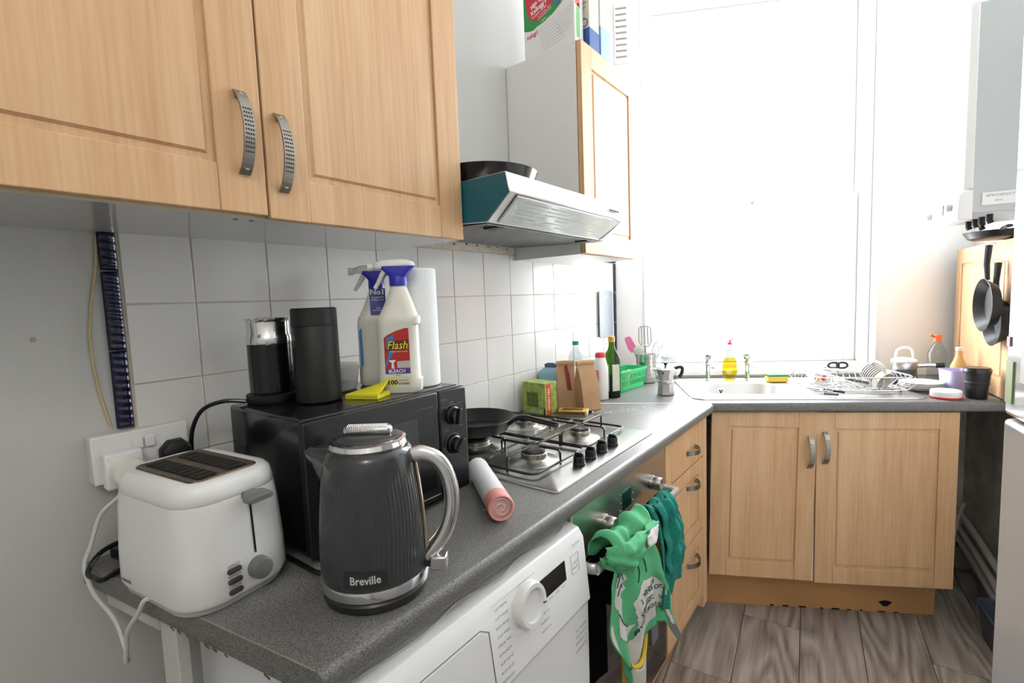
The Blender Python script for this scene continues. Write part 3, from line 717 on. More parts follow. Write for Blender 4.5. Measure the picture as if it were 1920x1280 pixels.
tap(1.448, 1.750, 'chrome pillar tap nearer the moka pot, left of the soap'); tap(1.630, 1.742, 'chrome pillar tap between yellow soap bottle and sponge')

# ================================================================== BOILER, RIGHT CUPBOARD, FRIDGE
bl = thing('boiler', 'white wall-hung boiler on the right beside the window', 'boiler', wl(-.235, 0, 1.562), PH)
# local: x toward wall (0 = wall), y along wall away from viewer
def brow(x0, z): return [(-.012, 0, z), (-.012, .384, z)]
BW = .384
G().box(-.272, -.001, .003, BW-.003, .012, .672).obj('casing', bl, mat('grey_white_steel', (182, 187, 187), .35), bevel=.004)
g = G().rings([[(-.262, -.001, z_), (-.262, BW+.001, z_), (-.285, BW-.01, z_), (-.292, BW*.75, z_), (-.294, BW*.5, z_), (-.292, BW*.25, z_), (-.285, .01, z_)] for z_ in (.092, .676)])
g.obj('front_cover', bl, WPLAS, bevel=.004)
cp = G().rings([[(-.262, -.001, z_), (-.262, BW+.006, z_), (-.288-o, BW-.006, z_), (-.296-o, BW*.5, z_), (-.288-o, .006, z_)] for z_, o in ((-.006, .006), (.0, .010), (.07, .008), (.088, 0))]).obj('control_panel', bl, WPLAS, bevel=.003)
for y in (.07, .31): G().lathe([(.014, 0), (.012, .012), (0, .013)], 16, M=Matrix.Translation((-.302, y, .045)) @ Matrix.Rotation(-PI/2, 4, 'Y')).obj('dial', cp, LGREYP)
G().box(-.306, -.302, .14, .25, .028, .064).obj('display', cp, mat('boiler_display', (150, 158, 165), .2), bevel=.001)
lb = G().box(-.24, -.10, -.0012, .0030, .035, .075).obj('data_label', bl, mat('boiler_label', (228, 228, 226), .5), smooth=0)
lettering(lb, TEXTG, [('EFFICIENCY RATING', .010, -.17, .064, {'wd': .12}), ('SERIAL', .007, -.20, .048, {}), ('NO.', .007, -.14, .048, {})], lambda x, y: (x, -.0016, y))
G().box(-.15, -.125, -.0018, -.0013, .04, .056).obj('yellow_mark', lb, mat('yellow_print', (220, 205, 50), .5), smooth=0)
for k, (x, y) in enumerate(((-.20, .07), (-.2, .14), (-.2, .2), (-.2, .27), (-.15, .32))):
    G().tube([(x, y, .013), (x, y, -.008), (x+.004, y, -.018)], .009, 10).obj('pipe_stub', bl, mat('dark_pipe', (40, 36, 34), .4, .5))
fl_ = G().tube(spline([(-.14, .20, .672), (-.14, .20, .74), (-.14, .215, .775), (-.14, .25, .79)], 5) + [Vector((-.14, .60, .79))], .05, 24).obj('flue_pipe', bl, WPLAS)
G().lathe([(.062, 0), (.062, .03), (.052, .034)], 28, M=Matrix.Translation((-.14, .5, .79)) @ Matrix.Rotation(-PI/2, 4, 'X')).obj('flue_collar', bl, WPLAS)
bp_ = thing('frying_pan', 'black pan tucked flat under the boiler on the beech boxing', 'pan', wl(.1, .098, 1.5065), PH)
G().lathe([(.07, 0), (.085, .006), (.098, .028), (.100, .030), (.096, .029), (.083, .010), (0, .006)], 40).obj('pan_body', bp_, NONST)
G().tube([(-.02, -.095, .026), (-.03, -.15, .03), (-.035, -.21, .03)], [.008, .009, .01], 10, flat=.6).obj('pan_handle', bp_, BLACK)

cb = thing('pipe_boxing', 'tall shallow beech cupboard boxing in pipes below the boiler', 'cupboard', wl(.0, 0, .912), PH)
cl_ = kc-.09
G().box(-.066, -.001, 0, cl_, 0, .592).obj('carcass', cb, BEECH, bevel=.001)
dd = door(cb, cl_-.002, .588, (-.084, cl_-.001, .002), (0, 0, -PI/2), fr=.066)
def hpan(k, dep, z, r_, label):
    t_ = thing('hanging_pan', label, 'pan', wl(k, dep, z), PH)
    Mr = Matrix.Rotation(-PI/2, 4, 'Y')
    G().lathe([(0, 0.0), (r_*.78, 0.0), (r_*.95, .026), (r_, .032), (r_*.98, .033), (r_*.93, .027), (r_*.76, .004), (0, .004)], 44, M=Mr).obj('pan_body', t_, NONST)
    G().tube([(-.02, 0, r_*.93), (-.024, 0, r_+.05), (-.02, 0, r_+.12)], [.007, .009, .011], 10).obj('pan_handle', t_, BLACK)
    G().tube([(.0, .0, r_+.125), (-.016, 0, r_+.125), (-.022, 0, r_+.112), (-.03, 0, r_+.112), (-.034, 0, r_+.13)], .0025, 7).obj('hook', t_, CHROME)
hpan(.03, .122, 1.265, .098, 'black frying pan hanging upper beside the fridge')
hpan(.055, .087, 1.205, .094, 'second black pan hanging lower behind the first one')

fr_ = thing('fridge_freezer', 'glossy white fridge freezer at the right edge', 'fridge', (1.2655, .7415, 0), PH)
FW = .545
G().box(.045, .53, -FW, 0, .02, 1.69).obj('cabinet', fr_, WMENAM, bevel=.006)
FD = mat('glossy_white_door', (186, 187, 186), .10, coat=.3)
for z0, z1 in ((.06, 1.150), (1.154, 1.697)):
    G().box(0, .042, -FW, 0, z0, z1).obj('fridge_door', fr_, FD, bevel=.008, seg=3)
for k, (y, z, c, w_, h_) in enumerate(((-.020, 1.205, (168, 190, 120), .022, .06), (-.012, 1.262, (205, 150, 160), .010, .014), (-.075, 1.24, (230, 226, 218), .04, .06))):
    G().box(-.0018, -.0002, y-w_/2, y+w_/2, z-h_/2, z+h_/2).obj('fridge_magnet', fr_, mat('magnet_%d' % k, c, .5), smooth=0)
for y in (-.05, -.5):
    for x in (.08, .5): G().lathe([(.018, .001), (.018, .022)], 12, c=(x, y, 0)).obj('foot', fr_, BLACKM)

# ================================================================== MICROWAVE
mw = thing('microwave', 'black compact microwave with two round dials on the worktop', 'microwave', (0, .158, .911))
MWD = .394; MH = .249; MXB = .088; MXF = .352
G().box(MXB, MXF, .004, MWD-.004, .012, MH).obj('casing', mw, mat('microwave_black', (20, 20, 22), .16, coat=.3), bevel=.006, seg=3)
for x in (MXB+.03, MXF-.03):
    for y in (.04, MWD-.04): G().lathe([(.012, 0), (.012, .013)], 12, c=(x, y, 0)).obj('foot', mw, BLACKM)
md_ = G().box(MXF, MXF+.018, 0, .305, .014, MH-.002).obj('microwave_door', mw, mat('microwave_front', (24, 25, 28), .3), bevel=.003)
G().box(MXF+.0182, MXF+.019, .022, .29, .042, MH-.03).obj('door_frame', md_, mat('microwave_frame', (14, 14, 16), .2), bevel=.0005)
G().box(MXF+.0191, MXF+.0196, .04, .245, .06, MH-.046).obj('viewing_window', md_, mat('microwave_glass', (46, 49, 54), .1), smooth=0)
G().box(MXF+.018, MXF+.0195, .02, .30, .024, .026).obj('trim_line', md_, mat('grey_trim', (128, 128, 130), .4), smooth=0)
cpn = G().box(MXF, MXF+.018, .308, MWD, .014, MH-.002).obj('control_panel', mw, mat('microwave_front', (24, 25, 28), .3), bevel=.004)
for z, t_ in ((.188, 0), (.123, 1)):
    Mk = Matrix.Translation((MXF+.018, .345, z)) @ Matrix.Rotation(PI/2, 4, 'Y')
    k_ = G().lathe([(.021, 0), (.020, .006), (.0175, .008), (.0165, .018), (.0155, .020), (0, .020)], 28, M=Mk).obj('dial', cpn, BLACK)
    G().box(-.0035, .0035, -.0175, .0175, .018, .026, M=Mk @ Matrix.Rotation(.9 if t_ else 1.35, 4, 'Z')).obj('dial_grip', k_, BLACK, bevel=.002)
    G().tube([(MXF+.0186, .345+.0245*math.cos(a), z+.0245*math.sin(a)) for a in [k*PI/12-1.0 for k in range(28 if t_ else 14)]], .0006, 4).obj('dial_scale', cpn, TEXTG)
lt = lettering(cpn, TEXTG, [('POWER', .0075, .323, .226, {'wd': .018}), ('LOW', .006, .322, .209, {}), ('MED', .006, .345, .217, {}), ('HIGH', .006, .370, .211, {}), ('TIMER', .0075, .325, .157, {'wd': .018}), ('MIN', .006, .372, .160, {}), ('30', .006, .316, .12, {}), ('10', .006, .378, .11, {}), ('5', .006, .378, .145, {})], lambda x, y: (MXF+.0186, x, y)); lt['kind'] = 'stuff'
lb = G().box(MXF+.0183, MXF+.0187, .016, .046, .0265, .045).obj('badge', md_, mat('badge_grey', (70, 70, 72), .4), smooth=0)

# ------------------------------------------------ cords and sockets
so = thing('wall_socket', 'white double wall socket above the toaster with two plugs', 'socket', (-.008, -.043, 1.047))
G().box(.0, .030, 0, .148, 0, .086).obj('back_box', so, mat('socket_box', (214, 212, 204), .45), bevel=.003)
G().box(.030, .036, 0, .148, 0, .086).obj('face_plate', so, WPLAS, bevel=.002)
for y in (.060, .078): G().box(.036, .041, y, y+.015, .052, .072, M=None).obj('rocker_switch', so, WPLAS, bevel=.0015)
pw = thing('plug', 'white round plug in an adaptor on the left of the socket', 'plug', (.028, -.004, 1.072))
G().box(.0005, .028, -.028, .028, -.032, .032).obj('adaptor', pw, WPLAS, bevel=.004)
G().lathe([(.026, .028), (.027, .04), (.024, .052), (.0, .054)], 32, M=Matrix.Translation((0, .002, -.002)) @ Matrix.Rotation(PI/2, 4, 'Y')).obj('plug_body', pw, mat('cream_plug', (232, 230, 222), .35))
pk = thing('plug', 'black hexagonal plug on the right of the socket', 'plug', (.0285, .078, 1.078))
G().rings([[(x, r_*math.cos(2*PI*k/8+.39)*.95, r_*math.sin(2*PI*k/8+.39)) for k in range(8)] for x, r_ in ((0, .027), (.012, .030), (.026, .027), (.03, .02))]).obj('plug_body', pk, BLACKM, bevel=.002)
tr = thing('travel_adaptor', 'small black plug lying on the worktop corner behind the toaster', 'plug', (.052, -.008, .912), .5)
G().box(-.03, .03, -.016, .016, 0, .022).obj('plug_body', tr, BLACK, bevel=.006)
for y in (-.008, .008): G().box(.03, .045, y-.002, y+.002, .008, .014).obj('pin', tr, CHROME, smooth=0)

# ================================================================== TOASTER
ts = thing('toaster', 'white two-slice toaster with grey lever on the worktop corner', 'toaster', (.242, .044, .911), math.radians(8))
TL, TWD = .245, .172
lev = [(.93, .93, .004), (.97, .97, .006), (1.0, 1.0, .014), (.995, .99, .06), (.965, .95, .13), (.945, .925, .155)]
G().rings([ring(TL*.93, TWD*.93, .05, 0, 8), ring(TL*.95, TWD*.95, .05, .010, 8)]).obj('base', ts, LGREYP)
G().rings([ring(TL*a_, TWD*b_, .052, z_, 8) for a_, b_, z_ in [(l[0], l[1], l[2]+.004) for l in lev[1:]]]).obj('shell', ts, WPLAS, smooth=50)
G().rings([ring(TL*a_, TWD*b_, .052*c_, z_, 8) for a_, b_, c_, z_ in ((.935, .915, 1, .159), (.945, .925, 1, .1605), (.935, .91, 1, .172), (.91, .875, .95, .182), (.87, .815, .9, .1875), (.80, .72, .8, .189), (.72, .60, .4, .188))]).obj('top_cover', ts, WPLAS, smooth=60)
sf = G().rings([ring(TL*.725, TWD*.605, .014, .1885, 4), ring(TL*.715, TWD*.585, .012, .1905, 4), ring(TL*.69, TWD*.54, .010, .1895, 4)]).obj('slot_frame', ts, mat('browned_steel', (104, 86, 66), .35, .8, var=.3, vscale=30))
for sy in (-1, 1):
    y = sy*.0235
    G().rings([ring(TL*.64, .030, .005, .1900, 3, 0, y), ring(TL*.64, .030, .005, .19035, 3, 0, y)]).obj('slot', sf, DARK)
    for k in range(9):
        G().tube([(-.07+k*.0175, y-.013, .1905), (-.07+k*.0175, y+.013, .1905)], .0006, 5).obj('guard_wire', sf, mat('dull_wire', (70, 62, 54), .5, .7))
fxl = TL/2
lv = G().rings([[(x_, y_*w_, z_*h_+.156) for y_, z_ in ((-.019, -.004), (-.016, -.008), (.016, -.008), (.019, -.004), (.019, .004), (.015, .008), (-.015, .008), (-.019, .004))] for x_, w_, h_ in ((fxl-.010, .55, .7), (fxl+.002, .6, .8), (fxl+.010, .95, .9), (fxl+.026, 1, .7), (fxl+.030, .9, .4))])
lv.v = [(x, y+.012, z) for x, y, z in lv.v]; lv.obj('lever', ts, GREYP, smooth=45)
def tface(y, z): # toaster +x face
    P = [(.010, .97), (.018, 1.0), (.064, .995), (.134, .965), (.159, .945), (.2, .93)]
    f_ = 1
    for (z0, a0), (z1, a1) in zip(P, P[1:]):
        if z0 <= z <= z1: f_ = a0+(a1-a0)*(z-z0)/(z1-z0)
    return (fxl*f_+.0007, y, z)
G().rings([[tface(.0108, z), tface(.0142, z)] for z in (.145, .134, .11, .09, .064)], closed=False, cap0=False, cap1=False).obj('lever_slot', ts, DARK, smooth=0)
Mk = Matrix.Translation((fxl-.001, .014, .041)) @ Matrix.Rotation(PI/2, 4, 'Y')
k_ = G().lathe([(.0165, -.003), (.0165, .010), (.0150, .017), (.0125, .0185), (0, .0185)], 32, M=Mk).obj('browning_dial', ts, GREYP)
lettering(k_, TEXTG, [('•', .006, .034*math.cos(a)*.75+.013, .034*math.sin(a)*.75+.040, {}) for a in (.4, 1.0, 1.6, 2.2, 2.8, 3.4)], lambda x, y: tface(x, y))['kind'] = 'stuff'
for i, (z, t_) in enumerate(((.0535, 'DEFROST'), (.0375, 'REHEAT'), (.0215, 'CANCEL'))):
    pts = [((.0065 if c > 0 else -.0065)+.0042*math.cos(a), .0042*math.sin(a)) for a, c in [(-PI/2+k*PI/6, 1) for k in range(7)]+[(PI/2+k*PI/6, -1) for k in range(7)]]
    bt = G().rings([[(tface(-.022+y, z+dz)[0]+o, -.022+y*q, z+dz*q) for y, dz in pts] for o, q in ((-.002, 1), (.0018, 1), (.0022, .85))]).obj('push_button', ts, mat('dark_grey_button', (72, 68, 68), .45))
    lettering(bt, TEXTK, [(t_, .0052, -.022, z+.0073, {'wd': .019})], lambda x, y: tface(x, y))
lettering(ts, TEXTK, [('cookworks', .010, -.062, .024, {'wd': .036, 'bold': .01})], lambda x, y: (x, -TWD/2-.0006, y), name='logo_lettering')
# ================================================================== KETTLE
KS = .94
kt = thing('electric_kettle', 'dark grey rippled jug kettle with chrome handle at the worktop front', 'kettle', (.5015, .1905, .911), 0)
kt.scale = (KS, KS, 1)
KA = math.radians(36)        # direction of the handle
G().lathe([(.079, 0), (.084, .003), (.0845, .012), (.080, .017), (.060, .018)], 56).obj('power_base', kt, mat('kettle_base', (34, 34, 35), .35))
def krad(z):
    P = [(.018, .0835), (.035, .0855), (.06, .0852), (.10, .0838), (.14, .0806), (.18, .0762), (.205, .0722), (.218, .068), (.2255, .060)]
    for (z0, r0), (z1, r1) in zip(P, P[1:]):
        if z <= z1: return r0+(r1-r0)*max(0, (z-z0)/(z1-z0))
    return P[-1][1]
NK = 468; zs = [.034+.1915*k/46 for k in range(47)]
rs = []
for z in zs:
    f_ = min(1, max(0, (z-.034)/.02))*min(1, max(0, (.198-z)/.03)); row = []
    for j in range(NK):
        a = 2*PI*j/NK; wob = 1.15*math.sin(z*30+.6)*.8+.6*math.sin(z*17+2*a)
        rr = krad(z)+f_*.0006*math.sin(78*a+wob*3.4)
        row.append((rr*math.cos(a), rr*math.sin(a), z))
    rs.append(row)
G().rings(rs).obj('kettle_body', kt, KBODY, smooth=80)
G().lathe([(.0835, .018), (.0868, .020), (.0872, .031), (.0862, .0345), (.084, .035)], 64, cap0=False, cap1=False).obj('chrome_band', kt, CHROME)
G().lathe([(.060, .2235), (.0625, .228), (.0600, .2345), (.053, .237), (.0505, .2365)], 48).obj('chrome_collar', kt, CHROME)
ldk = G().lathe([(.050, .2368), (.046, .240), (.030, .242), (0, .2425)], 40).obj('lid', kt, mat('lid_grey', (60, 62, 64), .3))
gr = G().rings([[(x, y*.0115*q, .2475+z*.0085*q) for y, z in [(math.cos(2*PI*k/14), math.sin(2*PI*k/14)) for k in range(14)]] for x, q in ((-.040, .3), (-.037, .75), (-.032, 1), (.032, 1), (.037, .75), (.040, .3))])
M_ = Matrix.Rotation(math.radians(37), 4, 'Z'); gr.v = [tuple(M_ @ Vector(v)) for v in gr.v]; gro = gr.obj('lid_grip', ldk, CHROME, smooth=40)
g = G()
for k in range(22):
    x = -.031+k*.00295; g.tube([(x, .0117*math.cos(a), .2475+.0087*math.sin(a)) for a in [PI*q/8 for q in range(9)]], .0006, 4)
g.v = [tuple(M_ @ Vector(v)) for v in g.v]; g.obj('grip_ribs', gro, STEEL)['kind'] = 'stuff'
# spout (opposite the handle)
MS = Matrix.Rotation(KA+PI, 4, 'Z')
sp_ = []
for z, r0, wdt, out in ((.150, .072, .034, .000), (.168, .070, .040, .010), (.188, .066, .040, .024), (.206, .062, .036, .038), (.2165, .060, .032, .044), (.2235, .056, .026, .036)):
    sp_.append([((r0-.014), -wdt, z), ((r0+.002), -wdt*.75, z), (r0+out*.75, -wdt*.35, z), (r0+out+.004, 0, z), (r0+out*.75, wdt*.35, z), ((r0+.002), wdt*.75, z), ((r0-.014), wdt, z)])
G().rings(sp_, M=MS).obj('spout', kt, KBODY, smooth=60)
MHd = Matrix.Rotation(KA, 4, 'Z')
hp = spline([(.064, 0, .205), (.085, 0, .2085), (.108, 0, .200), (.124, 0, .178), (.131, 0, .145), (.127, 0, .110), (.113, 0, .078), (.093, 0, .055), (.083, 0, .048)], 6)
ho = G().tube(hp, .0095, 14, M=MHd, flat=1.35).obj('kettle_handle', kt, CHROME)
for dy in (-.006, .006): G().tube([Vector((p.x+.0075, dy, p.z)) for p in hp[4:-4]], .0028, 6, M=MHd).obj('handle_rib', ho, CHROME)
G().tube([(krad(z)+.0008, 0, z) for z in [.042+k*.018 for k in range(10)]], .0085, 8, M=MHd, flat=.3).obj('handle_backplate', kt, mat('bronzed_chrome', (150, 140, 116), .2, 1))
sw = G().box(.080, .098, -.007, .007, .030, .042, M=MHd).obj('switch_mount', kt, BLACK, bevel=.002)
G().box(.092, .119, -.012, .012, .026, .0475, M=MHd).obj('switch_lever', kt, ALU, bevel=.0025)
kb = math.radians(-47)
def kmap(x, y, o=.0014): a = kb+x/.0858; rr = krad(y)+o; return (rr*math.cos(a), rr*math.sin(a), y)
bd = G().grid(lambda u, v: kmap(-.031+.062*u, .042+.024*v, .0012), 12, 2).obj('badge', kt, mat('badge_dark', (38, 41, 42), .3), smooth=60)
lettering(bd, mat('badge_silver', (205, 204, 202), .3), [('Breville', .0165, 0, .0535, {'wd': .045, 'bold': .018})], lambda x, y: kmap(x, y, .0018))

# ================================================================== THINGS ON THE MICROWAVE
MT = .911+MH+.0005
fr = thing('milk_frother', 'black ribbed milk frother with chrome rim on the microwave', 'milk frother', (.130, .232, MT))
G().lathe([(.048, 0), (.05, .003), (.05, .016), (.047, .018), (.038, .020)], 40).obj('frother_base', fr, BLACKM)
g = G(); rs = []
for k in range(41):
    z = .020+.098*k/40; rs.append([((.0415+.0*z+(.0011 if k % 2 else 0))*math.cos(2*PI*j/72), (.0415+(.0011 if k % 2 else 0))*math.sin(2*PI*j/72), z) for j in range(72)])
g.rings(rs).obj('ribbed_sleeve', fr, mat('frother_black', (14, 14, 15), .15), smooth=50)
G().lathe([(.0423, .118), (.043, .120), (.0425, .132), (.0400, .137), (.0400, .162), (.0435, .1665), (.0440, .169), (.0415, .169), (.037, .158), (.037, .14), (0, .139)], 48).obj('chrome_rim', fr, CHROME)
cn = thing('black_canister', 'plain black cylinder canister beside the milk frother', 'canister', (.222, .279, MT))
G().lathe([(.040, 0), (.0435, .003), (.0435, .150), (.0430, .151)], 48).obj('canister_body', cn, BLACKM)
G().lathe([(.0430, .1515), (.0435, .152), (.0432, .184), (.0405, .1865), (0, .1865)], 48).obj('canister_lid', cn, BLACKM)
tb = thing('plastic_tub', 'frosted plastic food tub with a lid behind the canister', 'tub', (.135, .360, MT))
G().lathe([(.052, 0), (.056, .003), (.063, .05), (.062, .05), (.055, .004), (0, .003)], 44).obj('tub_body', tb, TUBP)
G().lathe([(.066, .046), (.067, .055), (.064, .056), (.058, .053), (0, .053)], 44).obj('tub_lid', tb, TUBP)
G().lathe([(.05, .004), (.052, .014), (.03, .02), (0, .018)], 24).obj('tub_contents', tb, mat('brown_crumbs', (150, 120, 84), .9, bump=.6, bscale=120))
st_ = thing('sticky_notes', 'bright yellow pad of sticky notes with curled top sheet', 'notepad', (.285, .352, MT), math.radians(24))
YEL = mat('yellow_paper', (236, 226, 40), .7)
G().box(-.036, .036, -.030, .022, 0, .009).obj('note_pad', st_, YEL, bevel=.0005)
g = G().grid(lambda u, v: (-.036+.072*u, .022-.050*(1-v)+.0*u, .0098+.024*(v**1.5)*(u**1.2)), 10, 6); g.obj('curled_sheet', st_, YEL, smooth=60, solid=.0006)
G().box(-.036, .036, -.0305, -.030, .001, .008).obj('pad_edge', st_, mat('pad_edge', (206, 196, 60), .7), smooth=0)

def spray(name, label, loc, rz, main=True):
    b = thing(name, label, 'spray bottle', loc, rz)
    BM = mat('white_bottle_hdpe', (228, 226, 216), .32)
    rs = []
    for z, x0, x1, d_, r_ in ((0, -.040, .042, .046, .018), (.004, -.044, .046, .050, .02), (.028, -.0445, .0475, .050, .02), (.032, -.044, .044, .049, .02), (.10, -.043, .043, .049, .02), (.142, -.043, .043, .049, .02),
                              (.146, -.043, .048, .050, .02), (.160, -.040, .048, .050, .02), (.163, -.037, .043, .048, .02), (.185, -.026, .036, .042, .018), (.215, -.014, .026, .034, .0165), (.228, -.009, .0215, .030, .015)):
        rs.append([(x, y, z) for x, y in rrect(x1-x0, d_, r_, 6, (x0+x1)/2, 0)])
    G().rings(rs).obj('bottle_body', b, BM, smooth=40)
    BL = mat('royal_blue_plastic', (40, 42, 172), .35)
    tg = thing if False else None
    hd_ = G().lathe([(.0185, .226), (.0185, .243), (.017, .246)], 28, c=(.006, 0, 0)).obj('blue_collar', b, BL)
    G().rings([[(x, y, z) for x, y in rrect(x1-x0, d_, .010, 5, (x0+x1)/2, 0)] for z, x0, x1, d_ in ((.244, -.011, .023, .032), (.252, -.016, .028, .032), (.262, -.028, .038, .030), (.267, -.032, .043, .028))]).obj('blue_shroud', b, BL, smooth=50)
    G().rings([[(x, y, z) for x, y in rrect(x1-x0, d_, .011, 5, (x0+x1)/2, 0)] for z, x0, x1, d_ in ((.262, -.044, .02, .024), (.267, -.046, .043, .028), (.275, -.042, .041, .027), (.2795, -.030, .030, .022), (.281, -.012, .014, .012))]).obj('spray_head', b, WPLAS, smooth=50)
    G().lathe([(.008, 0), (.009, .012), (.006, .013), (0, .013)], 14, M=Matrix.Translation((-.043, 0, .267)) @ Matrix.Rotation(-PI/2, 4, 'Y')).obj('nozzle', b, WPLAS)
    G().tube(spline([(-.018, 0, .262), (-.026, 0, .250), (-.034, 0, .236), (-.043, 0, .222)]), [.0085]*8+[.0075]*5+[.006]*6, 10, flat=.75).obj('trigger', b, WPLAS)
    if main:
        F = lambda x, y, o=.0: (x, -.0250-o, y)
        def shape(nm, pts, m_, o): return G().add([F(x, y, o) for x, y in pts], [tuple(range(len(pts)))]).obj(nm, lab, m_, smooth=0)
        lab = G().add([F(-.026, .052, .0002), F(.026, .052, .0002), F(.026, .137, .0002), F(.020, .1375, .0002), F(.0, .132, .0002), F(-.018, .124, .0002), F(-.026, .118, .0002)], [tuple(range(7))]).obj('red_label', b, mat('label_red', (186, 40, 34), .4), smooth=0)
        shape('purple_band', [(-.026, .042), (.026, .042), (.026, .0525), (-.026, .0525)], mat('label_purple', (74, 62, 150), .4), .0004)
        shape('lightning_flash', [(-.010, .122), (-.020, .118), (-.0225, .096), (-.015, .094), (-.0245, .062), (-.0255, .058), (-.0255, .053), (-.004, .094), (-.012, .097), (-.004, .124)], mat('label_blue', (52, 128, 196), .4), .0004)
        shape('basin_print', [(-.018, .071), (-.003, .071), (-.006, .0665), (-.008, .066), (-.007, .0530), (-.013, .0530), (-.012, .066), (-.015, .0665)], TEXTW, .0006)
        shape('worktop_print', [(-.001, .054), (.026, .054), (.026, .069), (-.001, .068)], mat('label_grey', (196, 192, 190), .4), .0005)
        shape('stains_band', [(-.026, .012), (.026, .012), (.026, .0355), (-.026, .0355)], mat('label_cream', (224, 220, 196), .4), .0003)
        shape('yellow_glow', [(-.022, .034), (-.002, .034), (-.002, .014), (-.022, .014)], mat('label_pale_yellow', (224, 216, 130), .4), .0004)
        G().add([(x*1.0, -.0257, y) for x, y in ((-.0235, .0905), (.0250, .0935), (.0250, .1135), (-.0155, .1105))], [(0,1,2,3)]).obj('logo_shadow', lab, mat('label_dark_red', (120, 22, 22), .4), smooth=0)
        lettering(lab, TEXTK, [('Flash', .0245, .001, .1015, {'shear': .25, 'wd': .0455, 'bold': .055})], lambda x, y: F(x, y, .0010), name='logo_outline')
        lettering(lab, mat('label_yellow', (238, 222, 40), .4), [('Flash', .0245, .001, .1015, {'shear': .25, 'wd': .0425, 'bold': .005})], lambda x, y: F(x, y, .0016), name='logo_lettering')
        lettering(lab, TEXTW, [('BLEACH', .0105, -.002, .0472, {'wd': .034, 'bold': .02}), ('UNBEATABLE CLEAN', .0035, .004, .0885, {'wd': .036})], lambda x, y: F(x, y, .0012), name='white_lettering')
        lettering(lab, TEXTK, [('100', .013, -.0125, .0235, {'wd': .020, 'bold': .03}), ('STAINS', .0062, .011, .0205, {'wd': .022, 'bold': .02}), ('EVERYDAY', .004, .011, .0275, {'wd': .020}), ('SPRAY', .0034, 0, .0385, {})], lambda x, y: F(x, y, .0010), name='black_lettering')
    else:
        F = lambda x, y, o=.0: (x, -.0250-o, y)
        lab = G().grid(lambda u, v: ((-.012+.036*u), -.0155-.0095*(1-v)-.0035, .166+.06*v), 4, 4).obj('neck_label', b, mat('label_royal', (34, 60, 150), .35), smooth=60)
        G2 = lambda x, y, o=.0006: (x, -.0155-.0095*(1-(y-.166)/.06)-.0035-o, y)
        lettering(lab, TEXTW, [('No1', .017, .006, .217, {'wd': .030, 'bold': .03}), ('AGAINST', .0062, .006, .2045, {'wd': .028}), ('LIMESCALE', .0062, .006, .1985, {'wd': .030}), ('ANTI', .0045, .006, .180, {}), ('BACTERIAL', .0045, .006, .1745, {'wd': .026})], G2, name='white_lettering')
        lettering(lab, mat('label_red2', (190, 40, 60), .4), [('— — —', .008, .006, .190, {})], G2, name='red_marks')
        G().add([F(-.040, .05, .0004), F(-.034, .05, .0004), F(-.034, .135, .0004), F(-.040, .13, .0004)], [(0,1,2,3)]).obj('label_edge', b, mat('label_blue', (52, 128, 196), .4), smooth=0)
    return b
spray('spray_bottle', 'white spray bottle with red Flash Bleach label on the microwave', (.300, .424, MT), math.radians(40))
spray('spray_bottle', 'white spray bottle with blue neck label behind the red-labelled one', (.165, .470, MT), math.radians(55), False)
pt_ = thing('paper_towel', 'white roll of kitchen paper standing on the microwave', 'paper roll', (.268, .503, MT))
G().lathe([(.048, 0), (.050, .002), (.050, .263), (.048, .265), (.02, .265), (.0195, .25)], 56).obj('paper_roll', pt_, mat('embossed_paper', (232, 236, 236), .9, bump=.5, bscale=260))
G().lathe([(.0195, .2), (.0195, .266), (.0175, .266), (.0175, .2)], 24).obj('cardboard_core', pt_, mat('cardboard', (170, 140, 105), .9))

# ================================================================== FLEXES (parts of their appliances)
def cord(pts, r_, m_, par, n=7):
    o = G().tube(spline(pts, n), r_, 8).obj('power_cord', par, m_)
    o.matrix_parent_inverse = (Matrix.Translation(par.location) @ par.rotation_euler.to_matrix().to_4x4() @ Matrix.Diagonal((*par.scale, 1))).inverted(); return o
cord([(.118, .182, 1.1665), (.095, .150, 1.170), (.06, .125, 1.155), (.04, .112, 1.12), (.034, .108, 1.08), (.03, .11, 1.02), (.03, .105, .96), (.05, .1, .92)], .0042, BLACK, fr)
cord([(.076, -.006, 1.055), (.066, -.02, 1.03), (.042, -.042, 1.0), (.034, -.058, .949), (.033, -.0690, .919), (.044, -.0685, .893), (.055, -.063, .866), (.08, -.046, .822), (.105, -.042, .783), (.125, -.044, .770), (.14, -.05, .776), (.16, -.051, .81), (.18, -.052, .845), (.22, -.045, .888), (.243, -.039, .9155), (.262, -.02, .9155)], .0036, mat('white_cord', (215, 215, 212), .4), ts)
cord([(.036, .10, .925), (.025, .045, .930), (.02, .0, .934), (.036, -.045, .932), (.066, -.071, .918), (.10, -.070, .916), (.118, -.062, .916), (.10, -.03, .916), (.080, .06, .915), (.085, .145, .915), (.2, .150, .915), (.36, .150, .915), (.40, .152, .915), (.43, .165, .915)], .0042, BLACK, kt)

